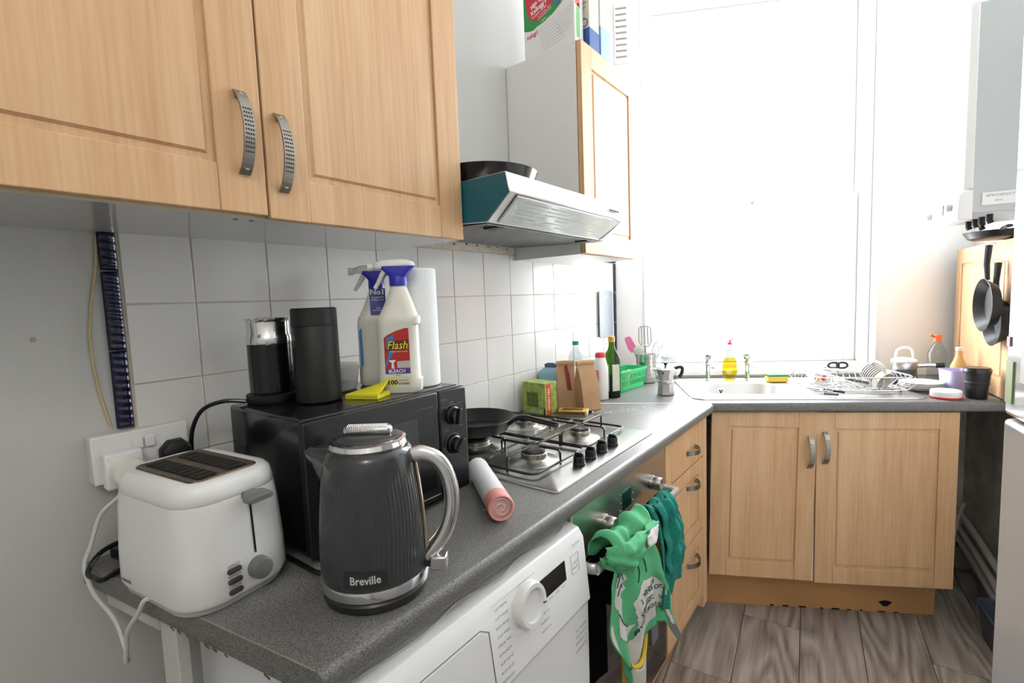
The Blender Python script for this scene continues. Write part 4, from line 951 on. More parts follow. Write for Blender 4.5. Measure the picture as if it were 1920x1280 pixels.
# ================================================================== BAG ROLL
br_ = thing('bin_bag_roll', 'roll of white bin liners with pink end in front of the hob', 'roll', (.434, .541, .9115), 0)
ax = Vector((.549-.30, .434-.625, 0)).normalized(); ang = math.atan2(ax.y, ax.x)
Mr = Matrix.Rotation(ang, 4, 'Z') @ Matrix.Translation((0, 0, .027)) @ Matrix.Rotation(PI/2, 4, 'Y')
G().lathe([(.024, -.125), (.026, -.123), (.0265, .06), (.0268, .085)], 40, M=Mr, cap1=False).obj('liner_roll', br_, mat('translucent_white_film', (212, 214, 216), .35, bump=.5, bscale=50, stretch=(1, 1, .2)))
PINK = mat('pink_film', (226, 150, 142), .4, bump=.4, bscale=60)
G().lathe([(.0270, .083), (.0272, .122), (.025, .125), (.021, .123)], 40, M=Mr, cap0=False, cap1=False).obj('pink_wrapper', br_, PINK)
G().tube([(Mr @ Vector(((.004+.0016*a)*math.cos(a*1.0), (.004+.0016*a)*math.sin(a), .124-.0002*a))) for a in [k*.35 for k in range(36)]], .0014, 5).obj('rolled_end', br_, mat('pale_pink_film', (232, 190, 184), .4))
G().lathe([(.024, .118), (0, .119)], 32, M=Mr, cap0=False).obj('end_face', br_, mat('pale_pink_film', (232, 190, 184), .4))
G().grid(lambda u, v: tuple(Mr @ Vector((.0266*math.cos(.2+v*.7)+.0, .0285*math.sin(-2.2-v*.0)*1.0-.002*math.sin(u*20), -.06+u*.18))), 14, 3).obj('loose_flap', br_, mat('translucent_white_film', (212, 214, 216), .35), solid=.0006) if False else None

# ================================================================== PANS
fp = thing('frying_pan', 'black frying pan sitting on the hob burner beside the microwave', 'pan', (.150, .820, .9585))
G().lathe([(.085, 0), (.096, .003), (.118, .036), (.1215, .0415), (.1205, .0425), (.1165, .038), (.094, .006), (0, .004)], 56).obj('pan_body', fp, NONST)
hd2 = math.radians(12)
MH2 = Matrix.Rotation(hd2, 4, 'Z')
G().tube(spline([(.112, 0, .030), (.135, 0, .046), (.165, 0, .052), (.22, 0, .044), (.270, 0, .037)]), [.012]*6+[.013]*6+[.0125]*6+[.012]*6+[.010], 12, M=MH2, flat=.62).obj('pan_handle', fp, BLACK)
p2 = thing('frying_pan', 'black non-stick pan stored on top of the cooker hood', 'pan', (.262, .775, 1.6375))
G().lathe([(.115, 0), (.128, .003), (.142, .040), (.144, .044), (.142, .045), (.126, .008), (0, .005)], 56).obj('pan_body', p2, mat('pan_black_gloss', (20, 18, 18), .2))
G().tube([(-.13, -.02, .038), (-.19, -.03, .045), (-.24, -.035, .045)], .010, 10, flat=.6).obj('pan_handle', p2, BLACK)
p3 = thing('pan_lid', 'low black pan lid on the hood beside the stored pan', 'lid', (.30, 1.045, 1.6375))
G().lathe([(.115, 0), (.118, .004), (.10, .018), (.05, .028), (0, .030)], 48).obj('lid_dome', p3, mat('pan_black_gloss', (20, 18, 18), .2))
G().lathe([(.010, .028), (.010, .040), (.018, .043), (.016, .05), (0, .051)], 20).obj('lid_knob', p3, BLACK)

# ================================================================== ON THE NARROW WALL CABINET
CT = 1.497+.705+.001
def carton(name, label, loc, rz, w_, d_, h_, m_, cat='box'):
    t_ = thing(name, label, cat, loc, rz); G().box(0, w_, 0, d_, 0, h_).obj('carton', t_, m_, bevel=.001)
    return t_
cz = carton('cereal_box', 'green, red and white Kellogg\'s cereal box on the narrow cabinet', (.078, 1.250, CT), 0, .205, .06, .30, mat('white_card', (226, 224, 222), .4))
F = lambda x, y, o=.0006: (x, -o, y)
GR = mat('box_green', (40, 138, 66), .4); RD = mat('box_red', (200, 44, 56), .4)
arc = [(.001, .299), (.001, .098)]+[(x, .098+.098*((x-.045)/.16)**2*.9-.0075*(x < .045)) for x in [.02+.0185*k for k in range(11)]]+[(.204, .299)]
cg = G().add([F(x, y) for x, y in arc], [tuple(range(len(arc)))]).obj('green_print', cz, GR, smooth=0)
arc = [(.008, .299), (.010, .20), (.018, .15), (.038, .122), (.065, .117), (.098, .130), (.125, .16), (.136, .20), (.132, .22), (.10, .235), (.084, .262), (.08, .299)]
G().add([F(x, y, .001) for x, y in arc], [tuple(range(len(arc)))]).obj('red_print', cg, RD, smooth=0)
lettering(cg, TEXTW, [('sign up', .022, .056, .178, {'wd': .055, 'bold': .02, 'rot': .38, 'shear': .2}), ("Kellogg's", .021, .064, .158, {'wd': .07, 'bold': .02, 'rot': .38, 'shear': .2}), ('football camps', .012, .068, .143, {'wd': .066, 'rot': .38}),
                      ('win', .024, .170, .172, {'wd': .032, 'bold': .03, 'rot': .3}), ('prizes', .012, .172, .156, {'wd': .036, 'rot': .3}), ('TO ENTER VISIT', .007, .088, .137, {'wd': .06, 'rot': .38}), ('CODE INSIDE PACK', .007, .090, .129, {'wd': .06, 'rot': .38}),
                      ('1 of 3', .010, .082, .110, {'rot': .3, 'bold': .02}), ('packs', .009, .105, .112, {'rot': .3})], lambda x, y: F(x, y, .0014), name='white_lettering')['kind'] = 'stuff'
g = G().lathe([(.012, 0), (0, .0002)], 20, M=Matrix.Translation((.137, -.0014, .155)) @ Matrix.Rotation(PI/2, 4, 'X'))
g.obj('ball_print', cg, mat('print_blue', (60, 110, 180), .4))
lettering(cz, RD, [("Kellogg's", .020, .035, .075, {'wd': .05, 'bold': .015, 'rot': .22, 'shear': .35})], lambda x, y: F(x, y, .0008), name='logo_lettering')
g = G()
for k in range(9): g.add([F(.06+.002*k, .082-.009*k, .0007), F(.13+.005*k, .106-.010*k, .0007), F(.13+.005*k, .1075-.010*k, .0007), F(.06+.002*k, .0835-.009*k, .0007)], [(0,1,2,3)])
for k in range(7): g.add([F(.14, .105-.011*k, .0007), F(.195, .118-.011*k, .0007), F(.195, .1193-.011*k, .0007), F(.14, .1063-.011*k, .0007)], [(0,1,2,3)])
g.obj('small_print', cz, mat('small_print', (176, 172, 172), .5), smooth=0)['kind'] = 'stuff'
G().add([(.2056, .004, .001), (.2056, .056, .001), (.2056, .056, .299), (.2056, .004, .299)], [(0,1,2,3)]).obj('side_panel', cz, mat('white_card', (226, 224, 222), .4), smooth=0)
G().add([(.2062, .012, .02), (.2062, .034, .02), (.2062, .036, .10), (.2062, .030, .135), (.2062, .014, .12), (.2062, .010, .07)], [tuple(range(6))]).obj('green_swirl', cz, mat('pale_green_print', (120, 190, 120), .4), smooth=0)
G().add([(.2062, .006, .125), (.2062, .04, .12), (.2062, .036, .155), (.2062, .028, .145), (.2062, .02, .185), (.2062, .012, .15)], [tuple(range(6))]).obj('red_swirl', cz, mat('pale_red_print', (222, 90, 90), .4), smooth=0)
c2 = carton('cereal_box', 'beige and blue cereal box standing behind the green one', (.17, 1.318, CT), 0, .133, .07, .28, mat('beige_card', (214, 204, 184), .5))
for nm, x0, x1, z0, z1, m_ in (('blue_base', .0, .133, .0, .066, mat('navy_print', (44, 84, 150), .4)),):
    G().box(x0-.0006, x1+.0006, -.0006, .0706, z0, z1).obj(nm, c2, m_, smooth=0)
G().tube([(.115+.011*math.cos(a), -.001, .085+.013*math.sin(a)) for a in [k*PI/10 for k in range(20)]], .0018, 5, closed=True).obj('round_emblem', c2, mat('navy_print', (44, 84, 150), .4))
lettering(c2, mat('navy_print', (44, 84, 150), .4), [('whole', .012, .108, .15, {}), ('grain', .012, .108, .135, {})], lambda x, y: (x, -.0008, y))
c3 = carton('cereal_box', 'white and pale blue box hindmost on the narrow cabinet', (.18, 1.398, CT), 0, .125, .07, .26, mat('white_card2', (236, 238, 240), .5))
G().box(-.0006, .1256, -.0006, .0706, 0, .10).obj('pale_blue_base', c3, mat('pale_blue_print', (150, 176, 226), .5), smooth=0)

# ================================================================== TOWELS ON THE OVEN HANDLE
def lerp(a, b, t): return a+(b-a)*t
def pw_(tab, t):
    for (t0, v0), (t1, v1) in zip(tab, tab[1:]):
        if t <= t1:
            k = (t-t0)/(t1-t0); k = k*k*(3-2*k); return v0+(v1-v0)*k
    return tab[-1][1]
GT = mat('green_cotton', (84, 172, 120), .85, bump=.25, bscale=500, var=.06, vscale=20)
TC = mat('teal_terry', (20, 122, 108), .95, bump=1, bscale=260, var=.3, vscale=170)
WC = mat('white_cotton', (206, 204, 200), .9)
def green(u, v, o=0):
    yl = pw_([(0, .73), (.22, .674), (.5, .664), (1, .745)], v); yr = pw_([(0, .90), (.3, .95), (.7, 1.035), (1, 1.07)], v)
    L = pw_([(0, .315), (.14, .385), (.28, .355), (.55, .300), (.8, .335), (1, .42)], u)
    y = lerp(yl, yr, u); z = .775-v*L
    x = .649+.010*math.sin(u*13+1.2)*(.25+.75*v)+.006*math.sin(u*27+v*5)*(.2+.8*v)+.012*math.sin(v*3)*(1-u)+.004*math.sin(v*9+u*4)
    x += noise.noise(Vector((u*6, v*3, 1.3)))*.010*(.3+v)+.034*max(0, u-.45)*min(1, v*2.5)
    if v < .12:
        k = (.12-v)/.12; x = x-.016*k*k; z += .012*k
    return (x+o, y-o*.3, z)
gt = thing('tea_towel', 'green and white printed tea towel bunched over the oven handle', 'towel', (0, 0, 0))
G().grid(green, 44, 44).obj('hanging_cloth', gt, GT, smooth=80, solid=.0022, recalc=False)
def wr(u, v, k=1): return k*(noise.noise(Vector((u*5, v*4, 3.1)))*.010+noise.noise(Vector((u*11, v*7, 7.7)))*.005)
def flap(u, v):      # turned-over hem sagging across the front
    y = lerp(.676, .872, u)+.012*math.sin(v*3)*(u-.5); sag = .068-.045*(2*u-.75)**2
    z = .798-.010*u*u-v*sag*1.15+wr(u, v+5, .5); x = .650+.024*min(1, u*4)+.018*math.sin(PI*min(1, v*1.1))*min(1, .3+u*3)+.008*math.sin(u*PI)+wr(u, v)
    return (x, y, z)
def flap2(u, v): p = flap(u, 1); q = flap(u, .55); return (lerp(p[0]-.003, q[0]-.016, v), lerp(p[1], q[1], v), lerp(p[2], q[2]+.004, v)-.006*math.sin(PI*v))
g = G().grid(flap, 30, 16).grid(flap2, 30, 5); g.obj('turned_hem', gt, GT, smooth=80, solid=.0022, recalc=False)
def gather(u, v):    # crumpled cloth stuffed over the handle
    a = lerp(-.5, PI+.2, v); r_ = 1+.35*math.sin(u*9+v*2)+.18*math.sin(u*21-v*3)
    return (.638+.030*math.cos(a)*r_+wr(u, v, .7), lerp(.690, .885, u), .768+.038*math.sin(a)*(1+.28*math.sin(u*7+.8)+.14*math.sin(u*19))+wr(u+3, v, .6))
G().grid(gather, 40, 18).obj('crumpled_top', gt, GT, smooth=80, solid=.0022, recalc=False)
def wf_(u, v): p = flap(.55+.33*u, .25+.5*v); return (p[0]+.006+.008*math.sin(PI*u)*math.sin(PI*v), p[1], p[2]+.012)
G().grid(wf_, 12, 8).obj('white_fold', gt, WC, smooth=80, solid=.002, recalc=False)
def cpoly(nm, pts, m_, o):  # printed patch that follows the cloth
    from mathutils import geometry
    us = [p[0] for p in pts]; vs = [p[1] for p in pts]; g = G(); n = 72
    u0, u1, v0, v1 = min(us), max(us), min(vs), max(vs)
    def inside(x, y):
        c = False
        for i in range(len(pts)):
            (x1, y1), (x2, y2) = pts[i], pts[i-1]
            if (y1 > y) != (y2 > y) and x < (x2-x1)*(y-y1)/(y2-y1)+x1: c = not c
        return c
    idx = {}
    for i in range(n):
        for j in range(n):
            a = [(u0+(u1-u0)*(i+di)/n, v0+(v1-v0)*(j+dj)/n) for di, dj in ((0,0),(1,0),(1,1),(0,1))]
            if inside(sum(p[0] for p in a)/4, sum(p[1] for p in a)/4):
                g.add([green(p[0], p[1], o) for p in a], [(0,1,2,3)])
    return g.obj(nm, gt, m_, smooth=80, recalc=False)
cpoly('white_banner', [(.40, .50), (.58, .44), (.78, .46), (.93, .62), (.985, .80), (.97, .93), (.84, .84), (.70, .84), (.52, .92), (.36, .985), (.24, .96), (.25, .86), (.36, .76)], WC, .0022)
cpoly('white_hand', [(.12, .16), (.24, .08), (.34, .20), (.40, .30), (.34, .30), (.38, .36), (.30, .37), (.33, .42), (.24, .50), (.30, .62), (.36, .66), (.24, .70), (.15, .52), (.18, .38), (.08, .30)], WC, .0022)
cpoly('white_hand', [(.01, .48), (.07, .46), (.10, .56), (.06, .74), (.02, .76), (.01, .6)], WC, .0022)
cpoly('grey_corner', [(.86, .90), (.99, .86), (.995, .99), (.88, .99)], mat('grey_cotton', (110, 106, 108), .9), .003)
DG = mat('dark_green_print', (26, 84, 54), .85)
lettering(gt, DG, [('A DRINK ?', .078, .66, .535, {'wd': .34, 'bold': .02, 'rot': .12}), ('DO THE DISHES', .078, .64, .625, {'wd': .46, 'bold': .02, 'rot': .12}), ('DOES MAM', .078, .80, .735, {'wd': .28, 'bold': .012, 'rot': .1}), ('EXPECT', .078, .46, .82, {'wd': .24, 'bold': .012, 'rot': -.35}), ('WITH', .07, .40, .70, {'wd': .14, 'bold': .012, 'rot': .4})],
          lambda x, y: green(min(.995, max(.005, 1.28-x)), min(.99, y), .0032))['kind'] = 'stuff'
for pts in ([(.13, .16), (.24, .13), (.33, .22)], [(.14, .22), (.25, .18), (.35, .28)], [(.16, .28), (.24, .25), (.34, .33)], [(.18, .40), (.24, .52), (.30, .62)], [(.45, .28), (.52, .22), (.58, .34), (.5, .4)], [(.04, .9), (.12, .8), (.2, .86)], [(.62, .18), (.72, .30), (.70, .38)]):
    G().tube([green(p.x, p.y, .003) for p in spline([(a, b, 0) for a, b in pts], 6)], .0014, 5).obj('dark_outline', gt, DG)

def teal(u, v, o=0):
    y = lerp(pw_([(0, .945), (.4, .96), (1, .985)], v), pw_([(0, 1.10), (.4, 1.14), (1, 1.175)], v), u)
    L = pw_([(0, .285), (.35, .305), (.6, .25), (1, .24)], u); z = .770-v*L
    x = .652+.012*math.sin(u*12+.4)*(.4+.6*v)+.006*math.sin(u*25+3*v)+.010*math.sin(v*3)
    if v < .12: k = (.12-v)/.12; x -= .016*k*k; z += .012*k
    return (x+o, y, z)
tt = thing('hand_towel', 'teal terry hand towel hanging at the far end of oven handle', 'towel', (0, 0, 0))
G().grid(teal, 36, 36).obj('hanging_cloth', tt, TC, smooth=80, solid=.005, recalc=False)
G().grid(lambda u, v: (teal(u*.78+.1, v*.62, .012)[0]+.004*math.sin(v*14), teal(u*.78+.1, v*.62)[1], teal(u*.78+.1, v*.62)[2]+.004), 30, 26).obj('front_fold', tt, TC, smooth=80, solid=.006, recalc=False)
def tov(u, v):
    a = lerp(-.25, PI+.3, v); return (.632+.0185*math.cos(a)*(1+.3*math.sin(u*14)), lerp(.945, 1.10, u), .75+.032*math.sin(a)*(1+.22*math.sin(u*17+1)))
G().grid(tov, 28, 14).obj('folded_top', tt, TC, smooth=80, solid=.005, recalc=False)
gl = thing('oven_glove', 'pale quilted oven glove with yellow binding under the green towel', 'oven glove', (0, 0, 0))
YB_ = mat('yellow_binding', (214, 178, 50), .85); PG = mat('pale_quilt', (190, 188, 178), .9, bump=.6, bscale=60)
def glv(u, v): 
    w_ = .062*(1-.15*v); return (.636-.012*v+.010*math.sin(u*PI)+.006*v, .850+(u-.5)*2*w_+.02*v*0, .742-v*.44)
G().grid(glv, 14, 26).obj('glove_strip', gl, PG, smooth=80, solid=.010)
for u in (0, 1): G().tube([glv(u, k/20) for k in range(21)], .005, 8).obj('yellow_edge', gl, YB_)
g = G(); g.tube([(lambda p: (p[0]+.012, p[1], p[2]))(glv(.5-.5*math.cos(PI*k/14), .64+.10*math.sin(PI*k/14))) for k in range(15)], .0055, 8); g.obj('pocket_binding', gl, YB_)
G().grid(lambda u, v: (lambda p: (p[0]+.010+.006*math.sin(u*PI), p[1], p[2]))(glv(u, .66+.10*math.sin(PI*u)+(.33-.10*math.sin(PI*u))*v)), 14, 12).obj('hand_pocket', gl, PG, smooth=80, solid=.006)
def gl2(u, v): w_ = .028*(1-.2*v*v); return (.630+.004*math.sin(v*4), .940+(u-.5)*2*w_+.07*v, .748-v*.385)
G().grid(gl2, 10, 20).obj('lining_strip', gl, mat('grey_cotton', (110, 106, 108), .9), smooth=80, solid=.007)

# ================================================================== FAR CORNER GROUP
tea = thing('tea_box', 'green printed tea carton with red band beside the tiles', 'box', (.024, 1.236, .9115), math.radians(-3))
G().box(0, .108, 0, .075, 0, .122).obj('carton', tea, mat('leafy_green_print', (150, 166, 78), .5, var=.45, vscale=38), bevel=.001)
G().box(.1082, .1086, .010, .034, .002, .120).obj('red_band', tea, mat('tea_red', (214, 66, 44), .5), smooth=0)
G().box(.02, .075, -.0004, .0, .03, .085).obj('tree_print', tea, mat('dark_leaf_print', (84, 104, 46), .5, var=.4, vscale=60), smooth=0)
lettering(tea, TEXTW, [('GREEN TEA', .014, 0, 0, {'wd': .085, 'bold': .02})], lambda x, y: (.1089, .022-y, .06+x))
mb = thing('match_box', 'flat yellow and brown matchbox lying by the hob', 'box', (.165, 1.262, .9115), math.radians(22))
G().box(0, .108, 0, .060, 0, .018).obj('sleeve', mb, mat('matchbox_yellow', (196, 160, 60), .6, var=.2, vscale=30), bevel=.0008)
G().box(.1, .1085, .002, .058, .0015, .0165).obj('tray', mb, mat('white_card', (226, 224, 222), .4), smooth=0)
G().box(.0, .1, -.0004, 0, .003, .015).obj('striker', mb, mat('striker_brown', (90, 66, 44), .9), smooth=0)
G().box(.012, .09, .012, .048, .018, .0184).obj('picture', mb, mat('matchbox_brown', (110, 78, 44), .6, var=.4, vscale=60), smooth=0)
kn = thing('paring_knife', 'small knife with black handle lying past the matchbox', 'knife', (.262, 1.352, .9115), math.radians(10))
G().rings([[(x, w_*math.cos(2*PI*k/8), .006+.005*math.sin(2*PI*k/8)) for k in range(8)] for x, w_ in ((-.055, .006), (-.03, .008), (0, .006))]).obj('handle', kn, BLACK)
G().add([(0, -.006, .005), (.05, -.004, .0045), (.062, .004, .0045), (0, .006, .005), (0, -.006, .0062), (.05, -.004, .005), (.062, .004, .005), (0, .006, .0062)], [(0,1,2,3),(4,5,6,7),(0,1,5,4),(1,2,6,5),(2,3,7,6),(3,0,4,7)]).obj('blade', kn, STEEL, smooth=0)
KR = mat('kraft_paper', (186, 148, 110), .85, bump=.5, bscale=40, var=.08, vscale=20)
def bag(loc, rz, w_, d_, h_, label, roll=True, tilt=0):
    b = thing('paper_bag', label, 'bag', loc, rz)
    g = G(); rs = []
    for k, (z, ww, dd) in enumerate(((0, 1, 1), (.3, 1.02, 1.0), (.6, 1.0, .85), (.82, .98, .45), (.93, .97, .16), (1, .96, .08))):
        rr = []
        for sx, sy in ((-1, -1), (-.33, -1.05), (.33, -1.05), (1, -1), (1-.22*(z > 0)*z, 0), (1, 1), (.33, 1.05), (-.33, 1.05), (-1, 1), (-1+.22*z, 0)):
            rr.append((sx*w_/2*ww+rnd.uniform(-.0012, .0012)+tilt*z, sy*d_/2*dd, z*h_))
        rs.append(rr)
    g.rings(rs).obj('bag_body', b, KR, smooth=28)
    G().tube([(-w_*.5+tilt, 0, h_), (0+tilt, .001, h_+.002), (w_*.5+tilt, 0, h_)], .008 if roll else .005, 10, flat=1.3).obj('rolled_top', b, KR)
    return b
b1 = bag((.124, 1.392, .9115), math.radians(35), .072, .052, .178, 'brown paper bag with dark red strip next to the tea carton')
G().add([(.004, -.0285, .075), (.022, -.0285, .075), (.014, -.018, .14), (.006, -.008, .172), (-.004, -.008, .172), (-.002, -.019, .14)], [(0,1,2,5),(5,2,3,4)]).obj('red_strip', b1, mat('maroon_strip', (128, 34, 44), .6), smooth=0)
bag((.213, 1.412, .9115), math.radians(62), .078, .056, .182, 'plain brown paper bag beside the white salt bottle', True, -.012)
sg = thing('sugar_bag', 'pale blue paper packet behind the tea carton and bags', 'packet', (.052, 1.398, .9115), math.radians(10))
G().rings([[(x, y, z) for x, y in rrect(w_, d_, .008, 3)] for z, w_, d_ in ((0, .085, .06), (.002, .088, .062), (.125, .088, .062), (.145, .085, .05), (.158, .06, .012))]).obj('packet', sg, mat('pale_blue_paper', (142, 178, 198), .6, bump=.4, bscale=40), smooth=40)
G().rings([[(x, y, z) for x, y in rrect(w_, .012, .004, 2)] for z, w_ in ((.155, .05), (.17, .055), (.176, .03))]).obj('folded_top', sg, mat('dark_blue_paper', (70, 100, 130), .6))
lettering(sg, TEXTG, [('SUGAR', .017, .0, .085, {'wd': .05, 'bold': .02}), ('1kg', .012, 0, .066, {})], lambda x, y: (x, -.0318, y))
cb_ = thing('clear_bottle', 'clear plastic bottle with green cap against the tiles', 'bottle', (.062, 1.585, .9115))
G().lathe([(.033, 0), (.036, .004), (.036, .15), (.03, .185), (.013, .222), (.012, .238)], 32).obj('bottle_body', cb_, CLEAR)
G().lathe([(.0145, .232), (.0145, .249), (0, .25)], 20).obj('bottle_cap', cb_, mat('cap_green', (40, 140, 110), .4))
sl_ = thing('salt_bottle', 'white plastic bottle with red cap and orange label', 'bottle', (.166, 1.612, .9115), math.radians(-35))
G().rings([[(x, y, z) for x, y in rrect(w_, d_, .02, 6)] for z, w_, d_ in ((0, .066, .046), (.003, .070, .05), (.135, .070, .05), (.165, .052, .044), (.18, .042, .040))]).obj('bottle_body', sl_, mat('white_pe', (230, 230, 230), .35), smooth=45)
G().rings([[(x, y, z) for x, y in rrect(w_, d_, .018, 6)] for z, w_, d_ in ((.179, .044, .042), (.192, .044, .042), (.199, .034, .034))]).obj('bottle_cap', sl_, mat('cap_red', (208, 48, 52), .4), smooth=45)
G().box(-.028, .028, -.0258, -.0252, .082, .126).obj('orange_label', sl_, mat('label_orange', (222, 96, 52), .5), smooth=0)
lettering(sl_, TEXTW, [('SALT', .012, 0, .112, {}), ('TABLE', .006, 0, .100, {})], lambda x, y: (x, -.0262, y))
oi_ = thing('oil_bottle', 'dark green glass olive oil bottle with gold cap', 'bottle', (.192, 1.668, .9115), math.radians(-30))
G().rings([[(x, y, z) for x, y in rrect(w_, w_, r_, 5)] for z, w_, r_ in ((0, .054, .012), (.003, .058, .014), (.165, .058, .014), (.19, .050, .02), (.208, .032, .0155), (.225, .025, .0122), (.252, .024, .0118))]).obj('bottle_glass', oi_, GREENGLASS, smooth=50)
G().rings([[(x, y, z) for x, y in rrect(w_, w_, r_, 5)] for z, w_, r_ in ((.002, .052, .012), (.100, .052, .012))]).obj('oil', oi_, mat('dark_oil', (52, 56, 14), .15), smooth=50)
G().lathe([(.0135, .240), (.014, .244), (.014, .262), (.012, .264), (0, .264)], 24).obj('gold_cap', oi_, mat('gold_cap', (206, 164, 60), .4, .3))
G().box(-.021, .021, -.0296, -.0291, .03, .145).obj('paper_label', oi_, mat('olive_label', (206, 210, 188), .5, var=.12, vscale=40), smooth=0)
G().box(.0291, .0296, -.018, .018, .03, .145).obj('paper_label', oi_, mat('olive_label', (206, 210, 188), .5), smooth=0)
# cutting board on the tiles
ch = thing('cutting_board', 'small grey plastic chopping board hanging on the far tiles', 'board', (.006, 1.915, 1.145))
pts = rrect(.145, .232, .012, 4, .0725, .116)
bmh = [(.0725+.028*math.cos(a), .205+.009*math.sin(a)) for a in [2*PI*k/16 for k in range(16)]]
G().rings([[(.0, y, z) for y, z in pts], [(.006, y, z) for y, z in pts]]).obj('board', ch, mat('slate_plastic', (128, 136, 146), .45), bevel=.001)
G().rings([[(.0061, y-.012, z) for y, z in bmh], [(.0068, y-.012, z) for y, z in bmh]]).obj('hand_hole', ch, mat('white_glazed_tile', (226, 225, 222), .16), smooth=0)
G().lathe([(.004, 0), (.004, .014), (.007, .016)], 10, M=Matrix.Translation((-.006, .06, .208)) @ Matrix.Rotation(PI/2, 4, 'Y')).obj('hook', ch, CHROME)
# green basket
gb = thing('plastic_basket', 'bright green slotted plastic basket in the corner', 'basket', (.148, 1.885, .9115), math.radians(-5))
BG = mat('bright_green_plastic', (28, 188, 108), .4)
BL_, BW_, BH_ = .255, .108, .095
def tp_(x, y, z): k = .88+.12*z/BH_; return (x*k, y*k, z)
G().rings([[tp_(x, y, .0) for x, y in rrect(BW_, BL_, .012, 3)], [tp_(x, y, .003) for x, y in rrect(BW_, BL_, .012, 3)]]).obj('basket_base', gb, BG)
def band(z0, z1, nm, out=0):
    o = rrect(BW_+out, BL_+out, .012, 3); i_ = rrect(BW_-.006, BL_-.006, .010, 3); g = G()
    g.rings([[tp_(x, y, z0) for x, y in o], [tp_(x, y, z1) for x, y in o], [tp_(x, y, z1) for x, y in i_], [tp_(x, y, z0) for x, y in i_]], loop=True); return g.obj(nm, gb, BG)
band(0.002, .022, 'lower_band'); band(.044, .052, 'middle_band'); band(.072, .086, 'upper_band'); band(.084, .092, 'basket_rim', .012)
for sy in (-1, 1):
    for k in range(8):
        x = -BW_/2+.006+k*(BW_-.012)/7; o = G().add([tp_(x+dx, sy*(BL_/2-dy), z) for dx, dy, z in ((-.003,0,.02),(.003,0,.02),(.003,.003,.02),(-.003,.003,.02),(-.003,0,.075),(.003,0,.075),(.003,.003,.075),(-.003,.003,.075))], [(3,2,1,0),(4,5,6,7),(0,1,5,4),(1,2,6,5),(2,3,7,6),(3,0,4,7)]).obj('slat', gb, BG, smooth=0)
for sx in (-1, 1):
    for k in range(15):
        y = -BL_/2+.008+k*(BL_-.016)/14; o = G().add([tp_(sx*(BW_/2-dx), y+dy, z) for dx, dy, z in ((0,-.0032,.02),(0,.0032,.02),(.003,.0032,.02),(.003,-.0032,.02),(0,-.0032,.075),(0,.0032,.075),(.003,.0032,.075),(.003,-.0032,.075))], [(3,2,1,0),(4,5,6,7),(0,1,5,4),(1,2,6,5),(2,3,7,6),(3,0,4,7)]).obj('slat', gb, BG, smooth=0)
for k in range(4):
    jr = thing('spice_jar', ('cream-filled spice jar nearest the oil bottle in the green basket', 'reddish spice jar in the green basket', 'white-filled spice jar in the green basket', 'olive brown spice jar farthest back in the green basket')[k], 'jar', (.148+.007*k*0, 1.812+k*.048, .9155), 0, 'jars in the green basket')
    G().lathe([(.017, 0), (.019, .002), (.019, .05), (.015, .056)], 18).obj('jar_body', jr, mat('spice_%d' % k, ((210, 204, 192), (190, 120, 80), (226, 224, 220), (150, 130, 96))[k], .5))
    G().lathe([(.0165, .056), (.0165, .070), (0, .071)], 18).obj('jar_lid', jr, WPLAS)
# utensil pot
ut = thing('utensil_pot', 'perforated steel pot holding kitchen utensils by the window', 'pot', (.178, 2.085, .9115))
g = G().lathe([(.046, 0), (.048, .002), (.048, .138), (.0495, .141), (.047, .141), (.046, .138), (.046, .004), (0, .003)], 40); g.obj('pot', ut, STEEL)
g = G()
for r in range(6):
    for k in range(22):
        a = 2*PI*(k+.5*(r % 2))/22; c_, s_ = math.cos(a), math.sin(a); z = .022+r*.02
        g.add([(.0483*c_-.002*s_, .0483*s_+.002*c_, z-.003), (.0483*c_+.002*s_, .0483*s_-.002*c_, z-.003), (.0483*c_+.002*s_, .0483*s_-.002*c_, z+.003), (.0483*c_-.002*s_, .0483*s_+.002*c_, z+.003)], [(0,1,2,3)])
g.obj('perforations', ut, GREYP, smooth=0)['kind'] = 'stuff'
def utensil(name, label, dx, dy, top, hm, build):
    t_ = thing(name, label, 'utensil', (.178, 2.085, .916)); bot = Vector((-dx*.12, -dy*.12, .0)); tp = Vector((dx, dy, top))
    G().tube([bot, bot.lerp(tp, .5), tp], .004, 8).obj('handle', t_, hm)
    q = (tp-bot).normalized(); build(t_, tp, q)
CAMD = Vector((CAM[0]-.178, CAM[1]-2.085, 0)).normalized(); RGT = Vector((0, 0, 1)).cross(CAMD)
def blade(m_, w_, h_, taper=.8, slots=0, nm='blade'):
    def f(t_, tp, q):
        side = (RGT-q*RGT.dot(q)).normalized(); nrm = side.cross(q)
        def P(x, y, o): return tuple(tp+side*x+q*y+nrm*o)
        out = [(-w_*.3, 0), (w_*.3, 0), (w_*.5, h_*.25), (w_*.5*taper, h_*.9), (w_*.3*taper, h_), (-w_*.3*taper, h_), (-w_*.5*taper, h_*.9), (-w_*.5, h_*.25)]
        if slots:
            g = G(); g.tube([P(x, y, 0) for x, y in out], .003, 6, closed=True)
            for k in range(slots): x = -w_*.5+w_*(k+1)/(slots+1); g.tube([P(x, h_*.08, 0), P(x*taper, h_*.97, 0)], .0032, 6)
            g.obj(nm, t_, m_)
        else: G().rings([[P(x, y, -.004) for x, y in out], [P(x, y, .004) for x, y in out]]).obj(nm, t_, m_, bevel=.002)
    return f
utensil('silicone_spatula', 'pink silicone spatula leaning left out of the steel pot', -.050, -.030, .148, mat('pale_wood', (216, 190, 140), .6), blade(mat('pink_silicone', (232, 120, 168), .5), .042, .085))
